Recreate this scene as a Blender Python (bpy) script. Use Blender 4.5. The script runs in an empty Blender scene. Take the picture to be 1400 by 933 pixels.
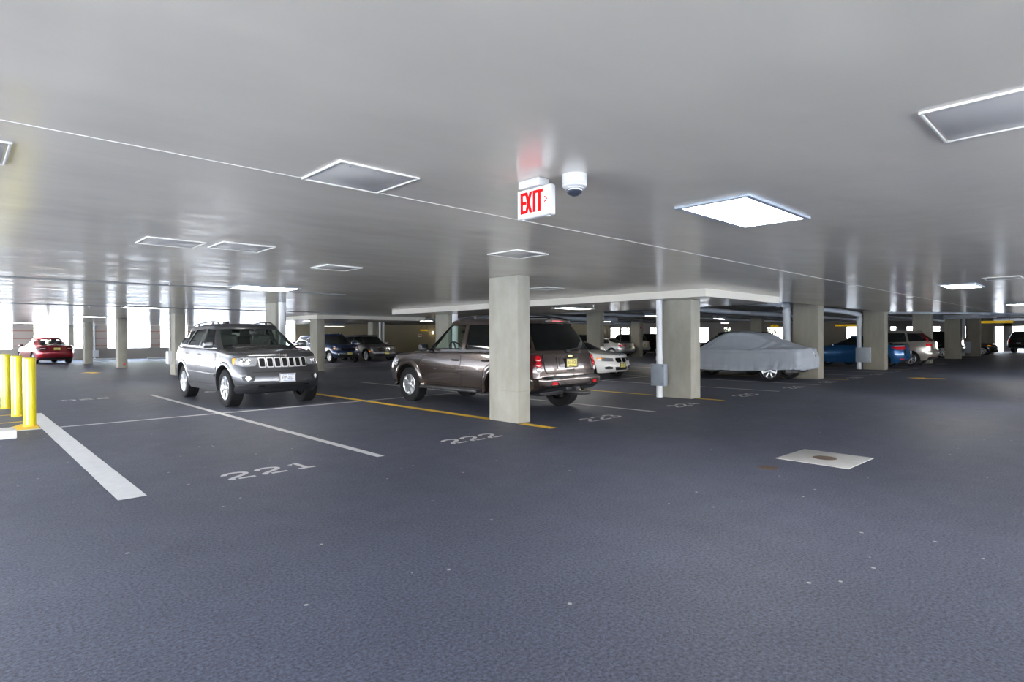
import bpy, bmesh, math, random
from mathutils import Vector, Matrix, noise
from mathutils.bvhtree import BVHTree

rnd = random.Random(7)
C = bpy.context.scene.collection
PI = math.pi
H = 2.415          # smooth painted ceiling
SLAB = 2.80        # rough slab above the open part

# ------------------------------------------------------------------ materials
def nt(name):
    m = bpy.data.materials.new(name); m.use_nodes = True
    t = m.node_tree; b = t.nodes['Principled BSDF']
    return m, t, b
def N(t, typ, **kw):
    n = t.nodes.new(typ)
    for k, v in kw.items(): setattr(n, k, v)
    return n
def pm(name, c1, c2=None, scale=8.0, rough=.5, metal=0.0, bump=0.0, coat=0.0, bscale=None, emit=None, estr=0.0, spec=None, stretch=(1, 1, 1), alpha=None, rvar=0.0):
    """noise-mixed principled material in object space"""
    m, t, b = nt(name)
    c2 = c2 or tuple(x * .9 for x in c1)
    tc = N(t, 'ShaderNodeTexCoord'); mp = N(t, 'ShaderNodeMapping'); mp.inputs['Scale'].default_value = stretch
    no = N(t, 'ShaderNodeTexNoise'); no.inputs['Scale'].default_value = scale; no.inputs['Detail'].default_value = 6
    t.links.new(tc.outputs['Object'], mp.inputs[0]); t.links.new(mp.outputs[0], no.inputs['Vector'])
    mx = N(t, 'ShaderNodeMix', data_type='RGBA')
    mx.inputs[6].default_value = (*c1, 1); mx.inputs[7].default_value = (*c2, 1)
    t.links.new(no.outputs['Fac'], mx.inputs[0]); t.links.new(mx.outputs[2], b.inputs['Base Color'])
    b.inputs['Roughness'].default_value = rough; b.inputs['Metallic'].default_value = metal
    if coat: b.inputs['Coat Weight'].default_value = coat; b.inputs['Coat Roughness'].default_value = .04
    if spec is not None: b.inputs['Specular IOR Level'].default_value = spec
    if bump:
        n2 = N(t, 'ShaderNodeTexNoise'); n2.inputs['Scale'].default_value = bscale or scale * 6; n2.inputs['Detail'].default_value = 8
        t.links.new(mp.outputs[0], n2.inputs['Vector'])
        bp = N(t, 'ShaderNodeBump'); bp.inputs['Strength'].default_value = bump; bp.inputs['Distance'].default_value = .02
        t.links.new(n2.outputs['Fac'], bp.inputs['Height']); t.links.new(bp.outputs[0], b.inputs['Normal'])
    if emit:
        b.inputs['Emission Color'].default_value = (*emit, 1); b.inputs['Emission Strength'].default_value = estr
    return m
def glass(name, tint, op, rough=.02):
    """tinted pane: see-through mixed with a clear reflection"""
    m, t, b = nt(name); t.nodes.remove(b)
    out = t.nodes['Material Output']
    tr = N(t, 'ShaderNodeBsdfTransparent'); tr.inputs[0].default_value = (*tint, 1)
    df = N(t, 'ShaderNodeBsdfDiffuse'); df.inputs[0].default_value = (.004, .005, .005, 1)
    m1 = N(t, 'ShaderNodeMixShader'); m1.inputs[0].default_value = op
    gl = N(t, 'ShaderNodeBsdfGlossy'); gl.inputs['Roughness'].default_value = rough
    fr = N(t, 'ShaderNodeFresnel'); fr.inputs[0].default_value = 1.5
    nz = N(t, 'ShaderNodeTexNoise'); nz.inputs['Scale'].default_value = 1.2
    bp = N(t, 'ShaderNodeBump'); bp.inputs['Strength'].default_value = .02
    t.links.new(nz.outputs['Fac'], bp.inputs['Height']); t.links.new(bp.outputs[0], gl.inputs['Normal'])
    m2 = N(t, 'ShaderNodeMixShader')
    ge = N(t, 'ShaderNodeNewGeometry'); fm = N(t, 'ShaderNodeMix', data_type='FLOAT'); fm.inputs[3].default_value = .06
    t.links.new(ge.outputs['Backfacing'], fm.inputs[0]); t.links.new(fr.outputs[0], fm.inputs[2])
    t.links.new(tr.outputs[0], m1.inputs[1]); t.links.new(df.outputs[0], m1.inputs[2])
    t.links.new(fm.outputs[0], m2.inputs[0]); t.links.new(m1.outputs[0], m2.inputs[1]); t.links.new(gl.outputs[0], m2.inputs[2])
    t.links.new(m2.outputs[0], out.inputs[0])
    return m
def paint(name, c, metal=.55, rough=.32):
    return pm(name, c, tuple(x * .93 for x in c), scale=300, rough=rough, metal=metal, coat=1.0)

M = {}
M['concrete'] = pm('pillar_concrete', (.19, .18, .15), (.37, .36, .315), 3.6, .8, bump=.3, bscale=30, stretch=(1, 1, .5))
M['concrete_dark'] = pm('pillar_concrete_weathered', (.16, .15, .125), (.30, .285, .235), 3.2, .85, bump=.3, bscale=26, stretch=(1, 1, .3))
M['fascia'] = pm('painted_fascia', (.56, .53, .47), (.64, .61, .54), 1.5, .6)
M['white_paint'] = pm('road_paint_white', (.50, .50, .50), (.70, .70, .70), 9, .7, bump=.2, bscale=90)
M['yellow_paint'] = pm('road_paint_yellow', (.70, .43, .02), (.84, .54, .05), 7, .7, bump=.2, bscale=90)
M['bollard'] = pm('bollard_yellow', (.60, .50, .0), (.66, .56, .005), 3, .32, coat=.3)
M['rubber'] = pm('tire_rubber', (.007, .007, .008), (.011, .011, .012), 12, .8, bump=.15, bscale=60, spec=.25)
M['black'] = pm('black_plastic', (.008, .008, .009), (.014, .014, .015), 20, .5)
M['gloss_black'] = pm('gloss_black', (.006, .006, .007), (.009, .009, .01), 20, .12, coat=.5)
M['trim'] = pm('dark_trim', (.022, .023, .026), (.03, .031, .035), 20, .5)
M['chrome'] = pm('chrome', (.85, .86, .88), (.78, .79, .81), 15, .12, metal=1.0)
M['bright'] = pm('bright_trim', (.78, .79, .81), (.72, .73, .75), 15, .25, metal=.45, coat=.5)
M['alloy'] = pm('alloy_wheel', (.68, .69, .71), (.60, .61, .63), 15, .28, metal=.9)
M['alloy_dark'] = pm('dark_alloy', (.05, .05, .052), (.07, .07, .072), 15, .45, metal=.5)  # dark metal of brake discs and exhaust
M['lamp'] = pm('headlamp_reflector', (.75, .78, .82), (.30, .32, .36), 34, .12, metal=.7, coat=1.0, bump=.25, bscale=50)
M['lens'] = pm('lamp_lens', (.9, .92, .95), (.8, .83, .86), 10, .05, metal=.2, coat=1.0, emit=(1, 1, 1), estr=.08)
M['amber'] = pm('amber_lens', (.85, .25, .01), (.95, .36, .03), 25, .15, coat=1.0, emit=(1, .3, .02), estr=.25)
M['red'] = pm('red_lens', (.40, .003, .006), (.58, .006, .01), 20, .12, coat=1.0, emit=(1, .02, .03), estr=.02)
M['dark_red'] = pm('dark_red_lens', (.05, .003, .005), (.08, .004, .006), 25, .12, coat=1.0)
M['clear_lens'] = pm('clear_lens', (.7, .68, .66), (.5, .48, .46), 40, .12, metal=.3, coat=1.0)
M['plate_y'] = pm('plate_yellow', (.72, .60, .06), (.78, .70, .30), 4, .4)
M['plate_w'] = pm('plate_white', (.82, .83, .86), (.76, .78, .84), 6, .4)
M['ink'] = pm('plate_ink', (.02, .02, .03), (.03, .03, .05), 6, .5)
M['blue_ink'] = pm('plate_blue', (.03, .10, .42), (.04, .16, .5), 6, .5)
M['gold'] = pm('gold_emblem', (.75, .52, .12), (.82, .6, .2), 12, .25, metal=.9)
M['seat'] = pm('seat_cloth', (.035, .034, .034), (.05, .05, .048), 30, .85)
M['seat_tan'] = pm('seat_grey_cloth', (.13, .125, .115), (.16, .15, .14), 30, .85)
M['glass_clear'] = glass('window_glass', (.82, .93, .88), .03)
M['glass_mid'] = glass('tinted_glass', (.35, .42, .40), .15)
M['glass_priv'] = glass('privacy_glass', (.03, .032, .034), .75)
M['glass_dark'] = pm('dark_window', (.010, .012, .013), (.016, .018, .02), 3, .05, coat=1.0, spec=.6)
M['cover'] = pm('car_cover_cloth', (.27, .30, .345), (.33, .36, .405), 3, .75, bump=.25, bscale=14)
M['pipe'] = pm('grey_pipe', (.46, .49, .54), (.56, .59, .63), 3, .45)
M['pipe_dark'] = pm('dark_pipe', (.15, .155, .16), (.22, .225, .23), 3, .5)
M['conduit'] = pm('white_conduit', (.66, .68, .72), (.74, .75, .78), 3, .45)
M['box'] = pm('galvanised_box', (.27, .31, .36), (.34, .38, .43), 5, .5, metal=.2)
M['white_plastic'] = pm('white_plastic', (.45, .45, .45), (.50, .50, .50), 6, .35)
M['exit_face'] = pm('sign_face', (.66, .65, .64), (.70, .69, .68), 6, .4, emit=(1, .93, .92), estr=.06)
M['exit_red'] = pm('sign_red', (.62, .004, .004), (.68, .006, .006), 6, .9, emit=(1, .01, .01), estr=.18, spec=.05)
M['dome'] = pm('smoked_dome', (.02, .025, .04), (.03, .035, .05), 4, .04, coat=1.0, spec=.8)
M['panel'] = pm('access_panel', (.56, .54, .51), (.60, .58, .55), 3, .24, spec=.5)
M['panel_frame'] = pm('panel_frame', (.54, .52, .48), (.60, .58, .54), 6, .4)
M['light'] = pm('lamp_diffuser', (.95, .95, .95), (.98, .98, .98), 9, .5, emit=(1, .97, .91), estr=11.0)
M['strip'] = pm('strip_lamp', (.95, .95, .95), (.98, .98, .98), 9, .5, emit=(1, .95, .86), estr=34.0)
M['light_warm'] = pm('lamp_diffuser_warm', (.95, .9, .8), (.98, .93, .85), 9, .5, emit=(1, .80, .48), estr=9.0)
M['sign_yellow'] = pm('sign_yellow', (.85, .55, .01), (.9, .6, .02), 5, .5, emit=(1, .62, .02), estr=.12)
M['pad'] = pm('drain_pad_concrete', (.28, .275, .265), (.40, .395, .38), 6, .8, bump=.4, bscale=50)
M['grate'] = pm('rusty_grate', (.07, .05, .035), (.14, .09, .06), 30, .7, metal=.3, bump=.3)
M['wall_beige'] = pm('painted_block_wall', (.40, .35, .23), (.48, .42, .29), .8, .75, bump=.1)
M['wall_grey'] = pm('concrete_wall', (.30, .28, .25), (.38, .355, .32), 1.2, .85, bump=.2)
M['slab'] = pm('rough_slab', (.34, .32, .275), (.42, .395, .34), .7, .75, bump=.2)
M['bark'] = pm('bark', (.10, .07, .05), (.16, .12, .09), 8, .9, bump=.4)
M['leaf'] = pm('leaf_green', (.22, .38, .10), (.42, .58, .22), 2.5, .6)
M['palm'] = pm('palm_green', (.06, .20, .10), (.14, .32, .16), 2.5, .55)
M['ground'] = pm('outdoor_paving', (.50, .50, .48), (.60, .60, .58), .5, .9)
M['kerb'] = pm('kerb_concrete', (.62, .62, .62), (.74, .74, .74), 5, .8, bump=.2)

def brick_mat():
    m, t, b = nt('split_face_masonry')
    tc = N(t, 'ShaderNodeTexCoord')
    mp = N(t, 'ShaderNodeMapping'); mp.inputs['Rotation'].default_value = (PI / 2, 0, 0)
    br = N(t, 'ShaderNodeTexBrick'); br.offset = 0.5
    br.inputs['Color1'].default_value = (.36, .32, .29, 1); br.inputs['Color2'].default_value = (.40, .355, .325, 1)
    br.inputs['Mortar'].default_value = (.30, .15, .11, 1); br.inputs['Scale'].default_value = 1.0
    br.inputs['Mortar Size'].default_value = .03; br.inputs['Brick Width'].default_value = 40; br.inputs['Row Height'].default_value = .50
    t.links.new(tc.outputs['Object'], mp.inputs[0]); t.links.new(mp.outputs[0], br.inputs[0]); t.links.new(br.outputs[0], b.inputs['Base Color'])
    b.inputs['Roughness'].default_value = .85
    return m
M['masonry'] = brick_mat()

def asphalt():
    m, t, b = nt('asphalt')
    tc = N(t, 'ShaderNodeTexCoord')
    def noi(scale, det=8, rough=.6):
        n = N(t, 'ShaderNodeTexNoise'); n.inputs['Scale'].default_value = scale; n.inputs['Detail'].default_value = det; n.inputs['Roughness'].default_value = rough
        t.links.new(tc.outputs['Object'], n.inputs['Vector']); return n
    big = noi(.35, 5); mid = noi(3.0, 6); fine = noi(55, 5, .8)
    r1 = N(t, 'ShaderNodeValToRGB')
    r1.color_ramp.elements[0].position = .3; r1.color_ramp.elements[0].color = (.043, .048, .069, 1)
    r1.color_ramp.elements[1].position = .7; r1.color_ramp.elements[1].color = (.066, .073, .104, 1)
    t.links.new(big.outputs['Fac'], r1.inputs[0])
    r2 = N(t, 'ShaderNodeValToRGB')
    r2.color_ramp.elements[0].position = .36; r2.color_ramp.elements[0].color = (.30, .30, .32, 1)
    r2.color_ramp.elements[1].position = .66; r2.color_ramp.elements[1].color = (2.2, 2.2, 2.2, 1)
    t.links.new(fine.outputs['Fac'], r2.inputs[0])
    mu = N(t, 'ShaderNodeMix', data_type='RGBA', blend_type='MULTIPLY'); mu.inputs[0].default_value = 1
    t.links.new(r1.outputs[0], mu.inputs[6]); t.links.new(r2.outputs[0], mu.inputs[7])
    # pale grit flecks
    vo = N(t, 'ShaderNodeTexVoronoi'); vo.inputs['Scale'].default_value = 6.0
    t.links.new(tc.outputs['Object'], vo.inputs['Vector'])
    lt = N(t, 'ShaderNodeMath', operation='LESS_THAN'); lt.inputs[1].default_value = .075
    t.links.new(vo.outputs['Distance'], lt.inputs[0])
    wn = N(t, 'ShaderNodeSeparateColor'); t.links.new(vo.outputs['Color'], wn.inputs[0])
    g = N(t, 'ShaderNodeMath', operation='GREATER_THAN'); g.inputs[1].default_value = .72
    t.links.new(wn.outputs[0], g.inputs[0])
    an = N(t, 'ShaderNodeMath', operation='MULTIPLY'); t.links.new(lt.outputs[0], an.inputs[0]); t.links.new(g.outputs[0], an.inputs[1])
    mx = N(t, 'ShaderNodeMix', data_type='RGBA'); mx.inputs[7].default_value = (.40, .38, .35, 1)
    t.links.new(an.outputs[0], mx.inputs[0]); t.links.new(mu.outputs[2], mx.inputs[6])
    t.links.new(mx.outputs[2], b.inputs['Base Color'])
    rr = N(t, 'ShaderNodeMapRange'); rr.inputs[3].default_value = .50; rr.inputs[4].default_value = .66
    t.links.new(mid.outputs['Fac'], rr.inputs[0]); t.links.new(rr.outputs[0], b.inputs['Roughness'])
    bp = N(t, 'ShaderNodeBump'); bp.inputs['Strength'].default_value = .55; bp.inputs['Distance'].default_value = .006
    t.links.new(fine.outputs['Fac'], bp.inputs['Height']); t.links.new(bp.outputs[0], b.inputs['Normal'])
    b.inputs['Specular IOR Level'].default_value = .42
    return m
M['asphalt'] = asphalt()

def ceiling_mat():
    m, t, b = nt('glossy_ceiling_paint')
    tc = N(t, 'ShaderNodeTexCoord')
    def noi(scale, st, det=4, rz=0):
        mp = N(t, 'ShaderNodeMapping'); mp.inputs['Scale'].default_value = st; mp.inputs['Rotation'].default_value = (0, 0, rz)
        n = N(t, 'ShaderNodeTexNoise'); n.inputs['Scale'].default_value = scale; n.inputs['Detail'].default_value = det
        t.links.new(tc.outputs['Object'], mp.inputs[0]); t.links.new(mp.outputs[0], n.inputs['Vector']); return n
    a = noi(.45, (1, 1, 1), 3); s1 = noi(1.0, (.9, 1.5, 1), 2); s2 = noi(6.0, (1, 1, 1), 4); s3 = noi(.8, (.3, 1.4, 1), 3)
    r = N(t, 'ShaderNodeValToRGB')
    r.color_ramp.interpolation = 'EASE'; r.color_ramp.elements[0].position = .15; r.color_ramp.elements[0].color = (.60, .555, .48, 1)
    r.color_ramp.elements[1].position = .85; r.color_ramp.elements[1].color = (.69, .645, .565, 1)
    ad = N(t, 'ShaderNodeMath', operation='ADD'); t.links.new(a.outputs['Fac'], ad.inputs[0]); t.links.new(s3.outputs['Fac'], ad.inputs[1])
    ha = N(t, 'ShaderNodeMath', operation='MULTIPLY'); ha.inputs[1].default_value = .5; t.links.new(ad.outputs[0], ha.inputs[0])
    t.links.new(ha.outputs[0], r.inputs[0]); t.links.new(r.outputs[0], b.inputs['Base Color'])
    rr = N(t, 'ShaderNodeMapRange'); rr.inputs[1].default_value = .1; rr.inputs[2].default_value = .9; rr.inputs[3].default_value = .17; rr.inputs[4].default_value = .235
    t.links.new(s3.outputs['Fac'], rr.inputs[0]); t.links.new(rr.outputs[0], b.inputs['Roughness'])
    b.inputs['Specular IOR Level'].default_value = .62
    m3 = N(t, 'ShaderNodeMath', operation='MULTIPLY'); m3.inputs[1].default_value = .10; t.links.new(s2.outputs['Fac'], m3.inputs[0])
    s = N(t, 'ShaderNodeMath', operation='ADD'); t.links.new(s1.outputs['Fac'], s.inputs[0]); t.links.new(m3.outputs[0], s.inputs[1])
    bp = N(t, 'ShaderNodeBump'); bp.inputs['Strength'].default_value = .30; bp.inputs['Distance'].default_value = .06
    t.links.new(s.outputs[0], bp.inputs['Height']); t.links.new(bp.outputs[0], b.inputs['Normal'])
    return m
M['ceiling'] = ceiling_mat()

# ------------------------------------------------------------------ object helpers
def obj(name, bm, mats, parent=None, angle=35, smooth=True):
    me = bpy.data.meshes.new(name)
    bmesh.ops.recalc_face_normals(bm, faces=bm.faces)
    bm.to_mesh(me); bm.free()
    for m in (mats if isinstance(mats, (list, tuple)) else [mats]): me.materials.append(m)
    if smooth:
        me.shade_smooth()
        me.set_sharp_from_angle(angle=math.radians(angle))
    o = bpy.data.objects.new(name, me); C.objects.link(o)
    if parent: o.parent = parent
    return o
def thing(name, label, cat, loc=(0, 0, 0), rz=0, group=None):
    o = bpy.data.objects.new(name, None); C.objects.link(o)
    o.location = loc; o.rotation_euler = (0, 0, rz); o.empty_display_size = .2
    o['label'] = label; o['category'] = cat
    if group: o['group'] = group
    o['kind'] = 'thing'
    return o
def tag(o, label, cat, group=None, loc=None, rz=None):
    o['label'] = label; o['category'] = cat; o['kind'] = 'thing'
    if group: o['group'] = group
    if loc is not None: o.location = loc
    if rz is not None: o.rotation_euler = (0, 0, rz)
    return o
def struct(name, bm, m, smooth=False, parent=None):
    o = obj(name, bm, m, parent, smooth=smooth)
    if not parent: o['kind'] = 'structure'
    return o
def nb(): return bmesh.new()
def box(bm, c, s, bev=0.0, mat4=None, seg=2):
    r = bmesh.ops.create_cube(bm, size=1.0)
    vs = r['verts']
    for v in vs: v.co = Vector((v.co.x * s[0] + c[0], v.co.y * s[1] + c[1], v.co.z * s[2] + c[2]))
    if bev > 0:
        es = list({e for v in vs for e in v.link_edges})
        r2 = bmesh.ops.bevel(bm, geom=es, offset=bev, segments=seg, affect='EDGES', profile=.5)
        vs = list({v for f in r2['faces'] for v in f.verts} | {v for v in vs if v.is_valid})
    if mat4 is not None:
        for v in vs: v.co = mat4 @ v.co
    return vs
def tube(bm, pts, r, n=12, cap=True):
    pts = [Vector(p) for p in pts]
    rings = []
    for i, p in enumerate(pts):
        a = pts[max(i - 1, 0)]; b = pts[min(i + 1, len(pts) - 1)]
        d = (b - a).normalized()
        u = d.cross(Vector((0, 0, 1)))
        if u.length < 1e-4: u = d.cross(Vector((1, 0, 0)))
        u.normalize(); w = d.cross(u)
        rr = r[i] if isinstance(r, (list, tuple)) else r
        rings.append([bm.verts.new(p + (u * math.cos(2 * PI * k / n) + w * math.sin(2 * PI * k / n)) * rr) for k in range(n)])
    for a, b in zip(rings, rings[1:]):
        for k in range(n): bm.faces.new((a[k], a[(k + 1) % n], b[(k + 1) % n], b[k]))
    if cap:
        bm.faces.new(rings[0]); bm.faces.new(rings[-1][::-1])
def lathe(bm, prof, n=32, axis='z', c=(0, 0, 0), cap=False, mi=0):
    """prof: (radius, height) pairs"""
    rings = []
    for r, h in prof:
        ring = []
        for k in range(n):
            a = 2 * PI * k / n
            p = (r * math.cos(a), r * math.sin(a), h) if axis == 'z' else (r * math.cos(a), h, r * math.sin(a))
            ring.append(bm.verts.new((p[0] + c[0], p[1] + c[1], p[2] + c[2])))
        rings.append(ring)
    fs = []
    for a, b in zip(rings, rings[1:]):
        for k in range(n): fs.append(bm.faces.new((a[k], a[(k + 1) % n], b[(k + 1) % n], b[k])))
    if cap:
        fs.append(bm.faces.new(rings[0])); fs.append(bm.faces.new(rings[-1]))
    for f in fs: f.material_index = mi
def prism(bm, poly, z0, z1):
    a = [bm.verts.new((x, y, z0)) for x, y in poly]; b = [bm.verts.new((x, y, z1)) for x, y in poly]
    n = len(poly)
    bm.faces.new(a[::-1]); bm.faces.new(b)
    for i in range(n): bm.faces.new((a[i], a[(i + 1) % n], b[(i + 1) % n], b[i]))
def text_bm(s, size=1.0, depth=0.0, align='CENTER', sx=1.0):
    cu = bpy.data.curves.new('lettering', 'FONT'); cu.body = s; cu.size = size; cu.align_x = align; cu.align_y = 'CENTER'; cu.extrude = depth
    cu.resolution_u = 3
    o = bpy.data.objects.new('lettering', cu); C.objects.link(o)
    bpy.context.view_layer.update()
    dg = bpy.context.evaluated_depsgraph_get()
    me = bpy.data.meshes.new_from_object(o.evaluated_get(dg))
    bm = nb(); bm.from_mesh(me)
    for v in bm.verts: v.co.x *= sx
    bpy.data.objects.remove(o); bpy.data.curves.remove(cu); bpy.data.meshes.remove(me)
    return bm
def xform(bm, m):
    bmesh.ops.transform(bm, matrix=m, verts=bm.verts); return bm
def frame(x, y, o=(0, 0, 0)):
    """matrix whose local x,y axes are the given world directions"""
    x = Vector(x).normalized(); y = Vector(y).normalized(); z = x.cross(y)
    m = Matrix((x, y, z)).transposed().to_4x4(); m.translation = Vector(o); return m
def pchip(pts):
    pts = sorted(pts); xs = [p[0] for p in pts]; ys = [p[1] for p in pts]; n = len(xs)
    if n == 1: return lambda x: ys[0]
    h = [xs[i + 1] - xs[i] for i in range(n - 1)]; d = [(ys[i + 1] - ys[i]) / h[i] for i in range(n - 1)]
    m = [d[0]] + [0] * (n - 2) + [d[-1]]
    for i in range(1, n - 1):
        if d[i - 1] * d[i] > 0:
            w1 = 2 * h[i] + h[i - 1]; w2 = h[i] + 2 * h[i - 1]
            m[i] = (w1 + w2) / (w1 / d[i - 1] + w2 / d[i])
    def f(x):
        if x <= xs[0]: return ys[0]
        if x >= xs[-1]: return ys[-1]
        i = 0
        while x > xs[i + 1]: i += 1
        t = (x - xs[i]) / h[i]
        return ((1 + 2 * t) * (1 - t) ** 2 * ys[i] + t * (1 - t) ** 2 * h[i] * m[i] + t * t * (3 - 2 * t) * ys[i + 1] + t * t * (t - 1) * h[i] * m[i + 1])
    return f
def rpoly(pts, r, n=4):
    out = []; k = len(pts)
    for i in range(k):
        p = Vector(pts[i]); a = Vector(pts[i - 1]); b = Vector(pts[(i + 1) % k])
        da = (a - p); db = (b - p); rr = min(r, da.length * .45, db.length * .45)
        p0 = p + da.normalized() * rr; p1 = p + db.normalized() * rr
        for j in range(n + 1):
            t = j / n; out.append(tuple(p0 * (1 - t) ** 2 + p * 2 * t * (1 - t) + p1 * t * t))
    return out
# ------------------------------------------------------------------ vehicles
def tub(S, ins=0.0):
    """closed shell from stacked plan outlines.  S: zb,zt (x->z), W, side (t->factor), plan (x->factor),
    front/rear (t->x), crown, r (top edge radius), ff/fr = (bow, corner_x, corner_y) front / rear"""
    zb, zt = pchip(S['zb']), pchip(S['zt']); sd, pl = pchip(S['side']), pchip(S['plan'])
    xf, xr = pchip(S['front']), pchip(S['rear'])
    W, crown, r = S['W'] - ins, S['crown'], S['r']; K = S.get('K', 14); NS = S.get('NS', 40); RL = 5
    top = S.get('top')
    def outline(t, inset):
        XF, XR = xf(t) - ins - inset, xr(t) + ins + inset
        w = W * sd(t) - inset
        P = []
        b, cx, cy = S['ff']
        for j in range(6): y = (w - cy) * j / 6; P.append((XF - b * (y / (w - cy)) ** 2, y))
        for j in range(8): a = PI / 2 * j / 8; P.append((XF - b - cx + cx * math.cos(a), w - cy + cy * math.sin(a)))
        b2, cx2, cy2 = S['fr']
        xa, xb = XF - b - cx, XR + b2 + cx2
        for j in range(NS + 1): P.append((xa + (xb - xa) * j / NS, w))
        for j in range(7, -1, -1): a = PI / 2 * j / 8; P.append((XR + b2 + cx2 - cx2 * math.cos(a), w - cy2 + cy2 * math.sin(a)))
        for j in range(5, -1, -1): y = (w - cy2) * j / 6; P.append((XR + b2 * (y / (w - cy2)) ** 2, y))
        return [(x, y * pl(x)) for x, y in P]
    def zt_at(x, y): return zt(x) - ins + (crown * (1 - min(1, abs(y) / max(W * sd(1) * pl(x), .01)) ** 2))
    bm = nb(); rings = []
    for k in range(K + 1):
        t = k / K
        P = outline(t, 0); ring = []
        for x, y in P:
            z1 = zt_at(x, y) - r; z0 = zb(x)
            ring.append((x, y, z0 + (z1 - z0) * t))
        rings.append(ring)
    for k in range(1, RL + 1):
        a = PI / 2 * k / RL
        P = outline(1, r * (1 - math.cos(a)))
        rings.append([(x, y, zt_at(x, y) - r + r * math.sin(a)) for x, y in P])
    VT = S.get('VT', 8)
    last = rings[-1]
    for v in range(1, VT + 1):
        f = 1 - v / VT
        rings.append([(x, y * f, zt_at(x, y * f) + (top(x, y * f) if top else 0)) for x, y, z in last])
    first = rings[0]; pre = []
    for v in range(3, 0, -1): pre.append([(x, y * (1 - v / 3), z) for x, y, z in first])
    rings = pre + rings
    n = len(rings[0])
    for sgn in (1, -1):
        V = [[bm.verts.new((x, y * sgn, z)) for x, y, z in ring] for ring in rings]
        for a, b in zip(V, V[1:]):
            for i in range(n - 1):
                bm.faces.new((a[i], a[i + 1], b[i + 1], b[i]) if sgn > 0 else (a[i], b[i], b[i + 1], a[i + 1]))
    bmesh.ops.remove_doubles(bm, verts=bm.verts, dist=2e-4)
    bmesh.ops.dissolve_degenerate(bm, edges=bm.edges, dist=1e-5)
    bmesh.ops.recalc_face_normals(bm, faces=bm.faces)
    return bm
def boolean(bm, cut, op='DIFFERENCE', cut_index=None, solver='EXACT'):
    """bm op cut -> new bmesh (both are consumed)"""
    ma = bpy.data.meshes.new('a'); bm.to_mesh(ma); bm.free()
    if cut_index is not None:
        for f in cut.faces: f.material_index = cut_index
    bmesh.ops.recalc_face_normals(cut, faces=cut.faces)
    mb = bpy.data.meshes.new('b'); cut.to_mesh(mb); cut.free()
    for k in range(3):
        ma.materials.append(None); mb.materials.append(None)
    oa = bpy.data.objects.new('a', ma); ob = bpy.data.objects.new('b', mb); C.objects.link(oa); C.objects.link(ob)
    md = oa.modifiers.new('x', 'BOOLEAN'); md.operation = op; md.object = ob; md.solver = solver
    bpy.context.view_layer.update()
    me = bpy.data.meshes.new_from_object(oa.evaluated_get(bpy.context.evaluated_depsgraph_get()))
    out = nb(); out.from_mesh(me)
    for o in (oa, ob): bpy.data.objects.remove(o)
    for m in (ma, mb, me): bpy.data.meshes.remove(m)
    return out
def pierce(bm, build):
    """cut a hole; nudge the cutter when the exact solver degenerates"""
    n0 = len(bm.faces)
    v0 = bm.calc_volume()
    for e, sv in ((0, 'EXACT'), (.0037, 'EXACT'), (.0037, 'FAST'), (-.0051, 'FAST'), (.0093, 'FAST'), (-.0127, 'FAST')):
        out = boolean(bm.copy(), build(e), cut_index=0, solver=sv)
        if len(out.faces) > n0 * .3 and .1 < out.calc_volume() / v0 < .985: bm.free(); return out
        out.free()
    return bm
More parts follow.
